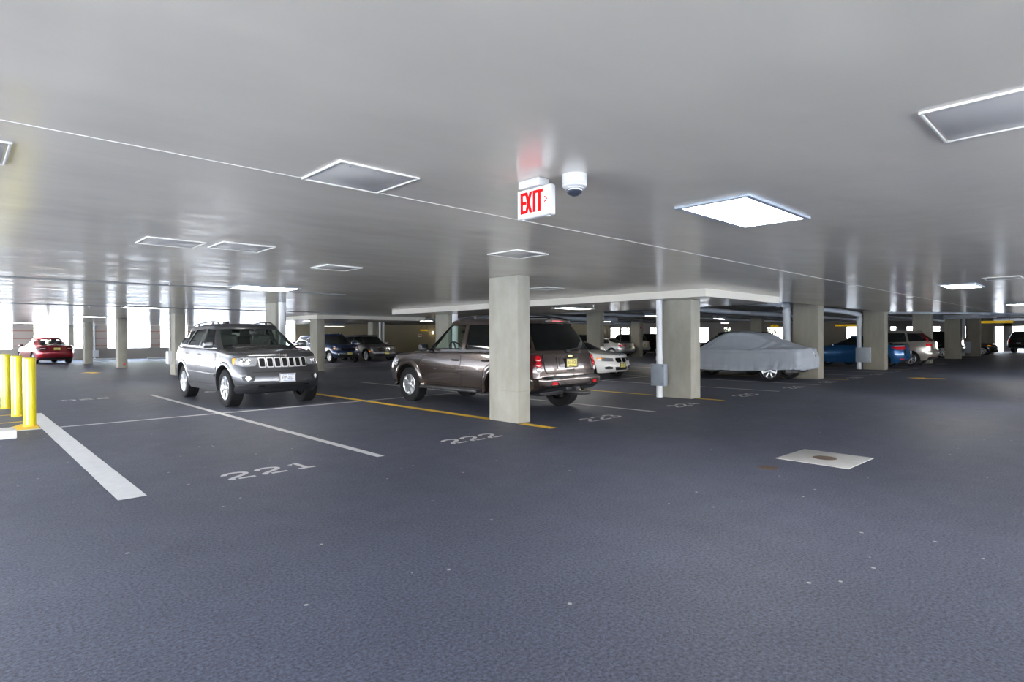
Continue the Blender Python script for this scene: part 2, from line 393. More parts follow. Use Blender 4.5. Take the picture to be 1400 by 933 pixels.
def decal(name, pts, ang, bvh, mat, parent, off=.004, step=.05, rc=.02, thick=0.0, ring=0.0):
    """sheet that follows the body: pts are rough 3-D points, seen from direction ang (degrees, 0 front, 90 left side, 180 rear, 'top')"""
    if ang == 'top': n, u, v = Vector((0, 0, 1)), Vector((1, 0, 0)), Vector((0, 1, 0))
    else:
        a = math.radians(ang); n = Vector((math.cos(a), math.sin(a), 0)); u = Vector((-math.sin(a), math.cos(a), 0)); v = Vector((0, 0, 1))
    P = [(Vector(p).dot(u), Vector(p).dot(v)) for p in pts]
    if rc: P = rpoly(P, rc)
    bm = nb()
    if ring:
        k = len(P); I = []
        ar = sum(P[i][0] * P[(i + 1) % k][1] - P[(i + 1) % k][0] * P[i][1] for i in range(k))
        for i in range(k):
            d = (Vector(P[(i + 1) % k]) - Vector(P[i - 1])).normalized(); nn = Vector((-d.y, d.x)) * (1 if ar > 0 else -1)
            I.append(Vector(P[i]) + nn * ring)
        A = [bm.verts.new((*q, 0)) for q in P]; B_ = [bm.verts.new((*q, 0)) for q in I]
        for i in range(k): bm.faces.new((A[i], A[(i + 1) % k], B_[(i + 1) % k], B_[i]))
    else: bm.faces.new([bm.verts.new((a_, b_, 0)) for a_, b_ in P])
    for ax in (0, 1):
        lo = min(p[ax] for p in P); hi = max(p[ax] for p in P); k = max(1, int((hi - lo) / step))
        for i in range(1, k + 1):
            c = [0, 0, 0]; c[ax] = lo + (hi - lo) * i / (k + 1) + 1e-5; nn = [0, 0, 0]; nn[ax] = 1
            bmesh.ops.bisect_plane(bm, geom=bm.verts[:] + bm.edges[:] + bm.faces[:], plane_co=c, plane_no=nn)
    bmesh.ops.triangulate(bm, faces=bm.faces)
    nrm = {}
    for q in bm.verts:
        o = u * q.co.x + v * q.co.y
        co, no, i, d = bvh.ray_cast(o + n * 6, -n)
        if co is None:
            co, no, i, d = bvh.find_nearest(o + n * 1.2)
        if no.dot(n) < 0: no = -no
        q.co = co + no * off; nrm[q] = no.copy()
    if thick:
        fs = bm.faces[:]; ed = [e for e in bm.edges if e.is_boundary]
        low = {q: bm.verts.new(q.co - nrm[q] * thick) for q in list(nrm) if any(e.is_boundary for e in q.link_edges)}
        for e in ed:
            a_, b_ = e.verts
            bm.faces.new((a_, b_, low[b_], low[a_]))
    me = bpy.data.meshes.new(name)
    bm.normal_update()
    for f in bm.faces:
        if f.normal.dot(n) < 0 and not thick: f.normal_flip()
    bm.to_mesh(me); bm.free(); me.materials.append(mat); me.shade_smooth()
    if thick: me.set_sharp_from_angle(angle=math.radians(50))
    o = bpy.data.objects.new(name, me); C.objects.link(o); o.parent = parent
    return o
def both(name, pts, ang, bvh, mat, parent, **k):
    a = decal(name, pts, ang, bvh, mat, parent, **k)
    b = decal(name, [(x, -y, z) for x, y, z in pts], -ang, bvh, mat, parent, **k)
    return a, b
def sides(pts, y=.9): return [(x, y, z) for x, z in pts]

def make_wheel(root, x, y, s, r, w, rim_r, spokes, style, rim_mat, hero):
    """s = +1 left / -1 right; y is the outer face"""
    yc = y - s * w / 2
    bm = nb()
    prof = [(rim_r, -.46), (rim_r + .012, -.5), (r * .93, -.5), (r * .975, -.46), (r, -.36), (r, .36), (r * .975, .46), (r * .93, .5), (rim_r + .03, .485), (rim_r + .012, .5), (rim_r, .46)]
    lathe(bm, [(a, b * w * s) for a, b in prof], 48 if hero else 28, 'y')
    if hero:                                       # tread blocks
        for k in range(40):
            a = 2 * PI * k / 40
            for q in (-.3, .0, .3):
                m = Matrix.Translation((0, q * w, 0)) @ Matrix.Rotation(a + q * .2, 4, 'Y') @ Matrix.Translation((0, 0, r - .002))
                box(bm, (0, 0, 0), (.034, w * .25, .009), mat4=m)
    t = obj('tire', bm, M['rubber'], root, angle=40)
    t.location = (x, yc, r)
    rm = nb(); yo = s * (w / 2 - .008)
    lathe(rm, [(rim_r + .004, yo), (rim_r - .006, yo + s * .004), (rim_r - .022, yo - s * .004), (rim_r - .035, yo - s * .05), (rim_r - .045, -s * w * .4)], 40 if hero else 24, 'y')
    lathe(rm, [(.001, yo - s * .002), (.035, yo - s * .004), (.062, yo - s * .02), (.07, yo - s * .05)], 20, 'y')
    for k in range(spokes):
        a = 2 * PI * k / spokes + PI / 2
        offs = (-.24, .24) if style == 'twin' else (0,)
        for of in offs:
            aa = a + of * (5.0 / spokes)
            w0, w1 = {'twin': (.022, .030), 'wide': (.055, .075), 'thin': (.022, .032)}[style]
            if style == 'twin': ra = a + of * .35 * (5.0 / spokes)
            else: ra = aa
            d0 = Vector((math.cos(ra), 0, math.sin(ra))); d1 = Vector((math.cos(aa), 0, math.sin(aa)))
            p0 = Vector((0, yo - s * .028, 0)) + d0 * .045; p1 = Vector((0, yo - s * .010, 0)) + d1 * (rim_r - .015)
            ax = (p1 - p0).normalized(); sv = ax.cross(Vector((0, 1, 0))).normalized(); nv = Vector((0, s, 0))
            vs = []
            for p, ww in ((p0, w0), (p1, w1)):
                vs += [rm.verts.new(p + sv * ww + nv * -.02), rm.verts.new(p - sv * ww + nv * -.02), rm.verts.new(p - sv * ww * .7 + nv * .008), rm.verts.new(p + sv * ww * .7 + nv * .008)]
            for f in ((0, 1, 2, 3), (7, 6, 5, 4), (0, 4, 5, 1), (1, 5, 6, 2), (2, 6, 7, 3), (3, 7, 4, 0)): rm.faces.new([vs[i] for i in f])
    rim = obj('rim', rm, rim_mat, t, angle=30)
    db = nb(); lathe(db, [(.03, yo - s * .085), (rim_r * .68, yo - s * .085), (rim_r * .7, yo - s * .10), (rim_r - .02, yo - s * .11)], 28, 'y')
    obj('brake_disc', db, M['alloy_dark'], t)
    return t
def lamp_disc(name, c, nrm, r, mat, parent, depth=.02):
    bm = nb(); n = Vector(nrm).normalized(); c = Vector(c)
    u = n.cross(Vector((0, 0, 1))).normalized(); v = u.cross(n)
    prev = None
    for rr, d in ((r, -depth), (r, 0), (r * .85, depth * .35), (r * .45, depth * .55), (.001, depth * .6)):
        ring = [bm.verts.new(c + n * d + (u * math.cos(2 * PI * k / 20) + v * math.sin(2 * PI * k / 20)) * rr) for k in range(20)]
        if prev:
            for k in range(20): bm.faces.new((prev[k], prev[(k + 1) % 20], ring[(k + 1) % 20], ring[k]))
        prev = ring
    return obj(name, bm, mat, parent)
def hit(bvh, p, ang):
    a = math.radians(ang); n = Vector((math.cos(a), math.sin(a), 0))
    p = Vector(p); co, no, i, d = bvh.ray_cast(p + n * 5, -n)
    if co is None: return p, n
    if no.dot(n) < 0: no = -no
    return co, no
def plate(root, bvh, ang, y, z, base, lines, frame_mat=None, w=.305, h=.155, push=.012):
    co, no = hit(bvh, (0, y, z), ang)
    n = Vector((math.cos(math.radians(ang)), 0, 0)); u = Vector((0, 0, 1)).cross(n)
    m = frame(u, (0, 0, 1), co + n * push)
    bm = nb()
    box(bm, (0, 0, 0), (w, h, .012), .004)
    p = obj('license_plate', xform(bm, m), base, root)
    if frame_mat:
        bm = nb()
        for cx, cy, sx, sy in ((0, h / 2, w + .03, .016), (0, -h / 2, w + .03, .016), (w / 2, 0, .016, h + .03), (-w / 2, 0, .016, h + .03)): box(bm, (cx, cy, 0), (sx, sy, .022), .003)
        obj('plate_frame', xform(bm, m), frame_mat, p)
    for s, cy, sz, mt, sx in lines:
        bm = text_bm(s, sz, .0008, sx=sx)
        xform(bm, m @ Matrix.Translation((0, cy * h, .0075)))
        obj('plate_lettering', bm, mt, p, smooth=False)
    return p
def arc_flare(root, cx, cz, r0, r1, yfun, s, mat, a0=-6, a1=186, lip=.018):
    """arched lip round a wheel opening"""
    bm = nb(); prev = None
    for k in range(29):
        a = math.radians(a0 + (a1 - a0) * k / 28); ca, sa = math.cos(a), math.sin(a)
        yb = yfun(cx + r1 * ca, cz + r1 * sa); ring = []
        for rr, dy in ((r0, -.06), (r0, lip), (r0 + .012, lip + .006), ((r0 + r1) / 2, lip + .002), (r1, .001)):
            ring.append(bm.verts.new((cx + rr * ca, s * (yb + dy), cz + rr * sa)))
        if prev:
            for i in range(4): bm.faces.new((prev[i], prev[i + 1], ring[i + 1], ring[i]))
        prev = ring
    return obj('fender_flare', bm, mat, root, angle=50)
def mirror_part(root, x, y, z, s, mat, sz=(.10, .20, .15), glass_rear=True):
    bm = nb()
    box(bm, (x, s * (y + .15), z), sz, .035, seg=3)
    for v in bm.verts:
        if v.co.x > x: v.co.x -= .0; v.co.z -= (v.co.z - z) * .12
    tube(bm, [(x, s * (y - .02), z - .05), (x, s * (y + .08), z - .03)], .022, 8)
    o = obj('side_mirror', bm, mat, root)
    g = nb(); box(g, (x - sz[0] / 2 - .002, s * (y + .15), z), (.006, sz[1] * .8, sz[2] * .75), .002)
    obj('mirror_glass', g, M['glass_dark'], o)
    return o
def handle(parent, x, y, z, s, mat, w=.2):
    bm = nb()
    tube(bm, [(x - w / 2, s * (y + .0), z), (x - w / 2 + .02, s * (y + .03), z), (x + w / 2 - .02, s * (y + .032), z), (x + w / 2, s * (y + .0), z)], [.012, .014, .014, .012], 8)
    return obj('door_handle', bm, mat, parent)

def make_car(name, label, cat, loc, rz, P, group=None, scale=1.0):
    root = thing(name, label, cat, loc, rz, group); root.scale = (scale,) * 3
    B, G = dict(P['body']), dict(P['cabin']); pt = P['paint']; hero = P.get('hero', False)
    wb, r, tw = P['wb'], P['tire_r'], P.get('tire_w', .23)
    raw = tub(B); bvh = BVHTree.FromBMesh(raw)
    Wm = B['W']
    # wheel wells
    Ra = P.get('arch_r', r + .055)
    cut = nb()
    for sx in (1, -1):
        for s in (1, -1):
            y0, y1 = s * (Wm - .42), s * (Wm + .3)
            lathe(cut, [(Ra, y0), (Ra, y1)], 40, 'y', (sx * wb / 2, 0, r + .01), cap=True)
    bd = boolean(raw, cut, cut_index=1)
    for f in bd.faces:                       # safety: any face that lies on a well is dark
        c = f.calc_center_median()
        for sx in (1, -1):
            d = math.hypot(c.x - sx * wb / 2, c.z - r - .01)
            if abs(c.y) < Wm + .02 and abs(c.y) > Wm - .43 and d < Ra + .004 and d > Ra - .03: f.material_index = 1
            if abs(abs(c.y) - (Wm - .42)) < .01 and d < Ra: f.material_index = 1
    body = obj('body', bd, [pt, M['black'], M['black']], root, angle=40)
    cab = tub(G); cbvh = BVHTree.FromBMesh(cab)
    if P.get('hollow'):
        G2 = dict(G); G2['zb'] = [(x, z - .05) for x, z in G['zb']]
        cab = boolean(cab, tub(G2, .045), cut_index=1)
        for poly in P['win_side']:
            q = rpoly(poly, .03)
            def build(e, q=q):
                c2 = nb()
                a = [c2.verts.new((x + e, -2, z + e * .7)) for x, z in q]; b = [c2.verts.new((x + e, 2, z + e * .7)) for x, z in q]
                c2.faces.new(a); c2.faces.new(b[::-1])
                for i in range(len(q)): c2.faces.new((a[i], a[(i + 1) % len(q)], b[(i + 1) % len(q)], b[i]))
                return c2
            cab = pierce(cab, build)
        for key, xa, xb in (('win_front', P.get('midx', 0), 4), ('win_rear', -4, P.get('midx', 0))):
            q = rpoly(P[key], .05)
            def build(e, q=q, xa=xa, xb=xb):
                c2 = nb()
                a = [c2.verts.new((xa + e, y + e * .3, z + e)) for y, z in q]; b = [c2.verts.new((xb + e, y + e * .3, z + e)) for y, z in q]
                c2.faces.new(a); c2.faces.new(b[::-1])
                for i in range(len(q)): c2.faces.new((a[i], a[(i + 1) % len(q)], b[(i + 1) % len(q)], b[i]))
                return c2
            cab = pierce(cab, build)
        goff = -.012
    else: goff = .007
    obj('cabin_shell', cab, [P.get('roof_mat', pt), M['black'], M['black']], root, angle=40)
    gm = P.get('glass', [M['glass_dark']] * 5)
    exp = .012 if P.get('hollow') else 0
    def grow(poly):
        cx = sum(p[0] for p in poly) / len(poly); cz = sum(p[1] for p in poly) / len(poly)
        return [(p[0] + exp * (1 if p[0] > cx else -1), p[1] + exp * (1 if p[1] > cz else -1)) for p in poly]
    for i, poly in enumerate(P['win_side']):
        both('side_window', sides(grow(poly)), 90, cbvh, gm[min(i + 1, 3)], root, off=goff, rc=.03, step=.045)
    decal('windshield', [(1, y, z) for y, z in grow(P['win_front'])], 0, cbvh, gm[0], root, off=goff, rc=.05, step=.07)
    decal('rear_window', [(-1, y, z) for y, z in grow(P['win_rear'])], 180, cbvh, gm[4], root, off=goff, rc=.05, step=.07)
    if P.get('hollow'):
        zf = P['floor_z']
        decal('cabin_lining', [(x, y, zf) for x, y in P['lining']], 'top', bvh, M['black'], root, off=.008, rc=.1, step=.25)
        sm = P.get('seat_mat', M['seat'])
        for x, y, hgt in P['seats']:
            bm = nb(); box(bm, (x, y, zf + hgt * .36), (.16, .46, hgt * .72), .06, Matrix.Translation((x, 0, zf)) @ Matrix.Rotation(-.15, 4, 'Y') @ Matrix.Translation((-x, 0, -zf)), 3)
            box(bm, (x - .10, y, zf + hgt * .88), (.10, .26, .19), .04, seg=3)
            tube(bm, [(x - .09, y - .05, zf + hgt * .6), (x - .10, y - .05, zf + hgt * .85)], .01, 6); tube(bm, [(x - .09, y + .05, zf + hgt * .6), (x - .10, y + .05, zf + hgt * .85)], .01, 6)
            obj('seat', bm, sm, root)
        bm = nb(); wx = P['wheel_x']
        mt = Matrix.Translation((wx, .37, zf + .07)) @ Matrix.Rotation(R_(-62), 4, 'Y')
        pts = [mt @ Vector((.17 * math.cos(2 * PI * k / 24), .17 * math.sin(2 * PI * k / 24), 0)) for k in range(25)]
        tube(bm, pts, .015, 8, cap=False); tube(bm, [mt @ Vector((-.16, 0, 0)), mt @ Vector((.16, 0, 0))], .02, 8)
        obj('steering_wheel', bm, M['black'], root)
        bm = nb(); box(bm, (wx + .42, 0, zf + .02), (.50, 1.25, .12), .05, seg=3); obj('dashboard', bm, M['black'], root)
        bm = nb(); box(bm, (P['mir_x'], 0, P['mir_z']), (.03, .22, .07), .012); tube(bm, [(P['mir_x'], 0, P['mir_z']), (P['mir_x'] + .05, 0, P['mir_z'] + .08)], .01, 6); obj('inside_mirror', bm, M['black'], root)
    # doors
    seam = M['black']
    def body_y(x, z):
        co, no, i, d = bvh.ray_cast(Vector((x, 3, z)), Vector((0, -1, 0)))
        return co.y if co is not None else Wm
    hm = P.get('handle_mat', pt)
    for poly, hx, hz in P.get('doors', []):
        for s in (1, -1):
            d = decal('door', [(x, s * .9, z) for x, z in poly], 90 * s, bvh, pt, root, off=.007, rc=.05, step=.06 if hero else .12)
            cx = sum(p[0] for p in poly) / len(poly); cz = sum(p[1] for p in poly) / len(poly)
            g = [(p[0] + (.011 if p[0] > cx else -.011), s * .9, p[1] + (.011 if p[1] > cz else -.011)) for p in poly]
            decal('door_seam', g, 90 * s, bvh, seam, d, off=.0085, rc=.05, step=.05 if hero else .12, ring=.008)
            handle(d, hx, body_y(hx, hz), hz, s, hm)
    for sx in (1, -1):
        for s in (1, -1):
            make_wheel(root, sx * wb / 2, s * (Wm - P.get('wheel_in', .035)), s, r, tw, P.get('rim_r', r * .66), P.get('spokes', 5), P.get('spoke_style', 'twin'), P.get('rim_mat', M['alloy']), hero)
    mx, my, mz = P['mirror']
    for s in (1, -1): mirror_part(root, mx, my, mz, s, P.get('mirror_mat', pt))
    for fn in P.get('extra', []): fn(root, bvh, cbvh, P, body_y)
    return root
def R_(d): return math.radians(d)

# ---- shared shapes
def sedan_shape(L_f=2.22, L_r=2.38, W=.90, zs=1.0, roof=1.45):
    k = zs
    body = dict(W=W, K=14, NS=44, r=.055, crown=.045,
        zb=[(-L_r, .33), (-1.9, .22), (1.8, .20), (L_f, .24)],
        zt=[(-L_r, .97 * k), (-1.75, 1.0 * k), (-.6, .955 * k), (.9, .93 * k), (1.25, .90 * k), (1.95, .78 * k), (L_f, .69 * k)],
        side=[(0, .95), (.12, .97), (.5, 1.0), (.75, .995), (1, .955)], plan=[(-L_r, .93), (-1.4, 1), (1.2, 1), (L_f, .92)],
        front=[(0, L_f - .10), (.2, L_f - .01), (.45, L_f), (.7, L_f - .03), (1, L_f - .10)],
        rear=[(0, -L_r + .16), (.2, -L_r + .02), (.45, -L_r), (.8, -L_r + .05), (1, -L_r + .08)], ff=(.13, .46, .36), fr=(.07, .34, .32))
    cabin = dict(W=W - .075, K=8, NS=30, r=.09, crown=.03,
        zb=[(-1.9, .97 * k), (-.6, .91 * k), (.9, .88 * k), (1.2, .85 * k)], zt=[(-1.2, roof - .07), (-.35, roof - .02), (.2, roof - .03), (.6, roof - .09)],
        side=[(0, 1.0), (.25, .965), (1, .79)], plan=[(-2, .88), (-.9, 1), (.6, 1), (1.1, .96)],
        front=[(0, 1.16), (.4, .74), (1, .12)], rear=[(0, -1.95), (.45, -1.42), (1, -.82)], ff=(.14, .18, .20), fr=(.12, .22, .22))
    ws = [[(.56, .99 * k), (.46, 1.06 * k), (-.02, roof - .105), (-.30, roof - .085), (-.33, .985 * k)],
          [(-.40, .985 * k), (-.37, roof - .085), (-.68, roof - .11), (-1.04, 1.12 * k), (-1.06, 1.02 * k)]]
    P = dict(body=body, cabin=cabin, wb=2.72, tire_r=.32, tire_w=.21, win_side=ws,
        win_front=[(-.68, .955 * k), (.68, .955 * k), (.535, roof - .11), (-.535, roof - .11)],
        win_rear=[(-.58, 1.05 * k), (.58, 1.05 * k), (.46, roof - .11), (-.46, roof - .11)],
        doors=[([(.98, .34), (1.0, .6), (.86, .90 * k), (-.34, .93 * k), (-.36, .30)], -.2, .80 * k), ([(-.38, .30), (-.36, .93 * k), (-1.15, .95 * k), (-1.28, .80), (-1.02, .62), (-.98, .32)], -1.05, .82 * k)],
        mirror=(.60, W - .10, 1.0 * k), floor_z=.95 * k, lining=[(.9, -.6), (.9, .6), (-1.6, .55), (-1.6, -.55)], seats=[(-.12, .36, .42), (-.12, -.36, .42), (-1.0, .36, .26), (-1.0, -.36, .26)],
        wheel_x=.32, mir_x=.42, mir_z=roof - .18, rim_r=.225)
    return P
def suv_shape(L_f=2.18, L_r=2.32, W=.90, belt=1.08, roof=1.66, zb=.27, hood=.98, rear_rake=.30, ws_x=.95, ws_t=.38):
    body = dict(W=W, K=16, NS=44, r=.06, crown=.045,
        zb=[(-L_r, zb + .14), (-1.8, zb), (1.7, zb), (L_f, zb + .06)],
        zt=[(-L_r, belt + .05), (-1.0, belt + .015), (ws_x, belt - .01), (1.5, hood + .02), (L_f, hood - .14)],
        side=[(0, .94), (.15, .965), (.5, 1.0), (.8, .99), (1, .95)], plan=[(-L_r, .93), (-1.5, 1), (1.3, 1), (L_f, .92)],
        front=[(0, L_f - .13), (.2, L_f - .02), (.4, L_f), (.7, L_f - .04), (1, L_f - .11)],
        rear=[(0, -L_r + .14), (.15, -L_r + .02), (.35, -L_r), (.5, -L_r + .06), (1, -L_r + .10)], ff=(.11, .42, .34), fr=(.05, .26, .26))
    xr0, xr1 = -L_r + .12, -L_r + .12 + rear_rake
    cabin = dict(W=W - .07, K=8, NS=34, r=.10, crown=.025,
        zb=[(-L_r, belt + .0), (-1.0, belt - .035), (1.2, belt - .06)], zt=[(-L_r, roof - .09), (-1.2, roof - .03), (-.3, roof - .0), (.35, roof - .03), (.6, roof - .08)],
        side=[(0, 1.0), (.25, .975), (1, .80)], plan=[(-L_r, .92), (-1.2, 1), (.6, 1), (1.1, .96)],
        front=[(0, ws_x + .1), (.4, ws_x - .22), (1, ws_t)], rear=[(0, xr0), (.5, xr0 + rear_rake * .42), (1, xr1)], ff=(.12, .16, .18), fr=(.06, .22, .22))
    t = roof - .13
    ws = [[(ws_x - .26, belt + .02), (ws_x - .36, belt + .10), (ws_t - .05, t), (-.22, t + .01), (-.25, belt + .02)],
          [(-.33, belt + .02), (-.30, t + .01), (-1.05, t), (-1.18, belt + .04)],
          [(-1.26, belt + .05), (-1.14, t), (xr1 - .02, t - .03), (xr0 + .20, belt + .10)]]
    P = dict(body=body, cabin=cabin, wb=2.62, tire_r=.345, tire_w=.22, win_side=ws,
        win_front=[(-.72, belt + .01), (.72, belt + .01), (.58, t), (-.58, t)], win_rear=[(-.70, belt + .05), (.70, belt + .05), (.57, t - .01), (-.57, t - .01)],
        doors=[([(1.0, zb + .12), (.98, .7), (.84, belt - .06), (-.27, belt - .04), (-.29, zb + .09)], -.12, belt - .14), ([(-.31, zb + .09), (-.29, belt - .04), (-1.2, belt - .02), (-1.3, .88), (-1.0, .66), (-.94, zb + .10)], -1.05, belt - .12)],
        mirror=(ws_x - .22, W - .09, belt + .05), floor_z=belt, lining=[(ws_x - .1, -.6), (ws_x - .1, .6), (-2.0, .6), (-2.0, -.6)],
        seats=[(-.05, .37, .46), (-.05, -.37, .46), (-.95, .37, .40), (-.95, -.37, .40)], wheel_x=ws_x - .55, mir_x=ws_t + .18, mir_z=roof - .20, rim_r=.235)
    return P
def front_basic(grille, lamp, amber=None, fog=None, plate_z=.5, plate_mat=None, lower=None, gm='black', lampang=40):
    def f(root, bvh, cb, P, by):
        if grille: decal('grille', [(2, y, z) for y, z in grille], 0, bvh, M[gm], root, off=.005)
        if lower: decal('lower_intake', [(2, y, z) for y, z in lower], 0, bvh, M['black'], root, off=.005)
        a, b = both('headlight', lamp, lampang, bvh, M['lamp'], root, off=.006)
        if amber:
            for s, par in ((1, a), (-1, b)): decal('turn_signal', [(x, s * y, z) for x, y, z in amber], (lampang + 15) * s, bvh, M['amber'], par, off=.010, rc=.01)
        if fog:
            for s in (1, -1):
                co, no = hit(bvh, (2, s * fog[0], fog[1]), 10 * s); lamp_disc('fog_light', co, no, .045, M['lens'], root)
        if plate_mat: plate(root, bvh, 0, 0, plate_z, plate_mat, [('NEW JERSEY', .34, .03, M['ink'], 1), ('V52 DKR', 0, .085, M['ink'], .8), ('GARDEN STATE', -.36, .026, M['ink'], 1)], M['black'])
    return f
def rear_basic(lamp, ang=145, plate_z=.8, plate_mat=None, bumper=None, hatch=None, white=None, lampmat='red', refl=None):
    def f(root, bvh, cb, P, by):
        if hatch:
            g = decal('trunk_lid', [(-2, y, z) for y, z in hatch], 180, bvh, P['paint'], root, off=.007, rc=.05)
            cy = sum(p[0] for p in hatch) / len(hatch); cz = sum(p[1] for p in hatch) / len(hatch)
            decal('lid_seam', [(-2, y + (.012 if y > cy else -.012), z + (.012 if z > cz else -.012)) for y, z in hatch], 180, bvh, M['black'], g, off=.0085, rc=.05, ring=.014)
        a, b = both('tail_light', lamp, ang, bvh, M[lampmat], root, off=.010, rc=.02)
        if white:
            for s, par in ((1, a), (-1, b)): decal('reversing_light', [(x, s * y, z) for x, y, z in white], ang * s, bvh, M['clear_lens'], par, off=.014, rc=.008)
        if bumper: decal('bumper_insert', [(-2, y, z) for y, z in bumper], 180, bvh, M['black'], root, off=.006)
        if refl:
            for s in (1, -1): decal('reflector', [(-2, s * y, z) for y, z in refl], 180, bvh, M['red'], root, off=.009, rc=.005)
        if plate_mat: plate(root, bvh, 180, 0, plate_z, plate_mat, [('NEW JERSEY', .34, .03, M['ink'], 1), ('S84 BHN', 0, .085, M['ink'], .8), ('GARDEN STATE', -.36, .026, M['ink'], 1)], M['black'])
    return f
def roof_rails(y=.58, x0=.25, x1=-1.7, z=1.72, mat=None, bars=()):
    def f(root, bvh, cb, P, by):
        def rz(x, yy):
            co, no, i, d = cb.ray_cast(Vector((x, yy, 3)), Vector((0, 0, -1))); return co.z if co is not None else z
        for s in (1, -1):
            bm = nb(); pts = []
            for k in range(13):
                x = x0 + (x1 - x0) * k / 12; h = .045 * min(1, min(k, 12 - k) / 1.5)
                pts.append((x, s * y, rz(x, s * y) + h + .002))
            tube(bm, pts, .017, 8)
            for k in (3, 9):
                x = x0 + (x1 - x0) * k / 12; zz = rz(x, s * y); box(bm, (x, s * y, zz + .02), (.09, .03, .05), .01)
            obj('roof_rail', bm, mat or M['black'], root)
        for x in bars:
            bm = nb(); zz = rz(x, y) + .055
            tube(bm, [(x, -y, zz), (x, -y * .5, zz + .03), (x, y * .5, zz + .03), (x, y, zz)], .02, 8); obj('roof_crossbar', bm, M['black'], root)
    return f
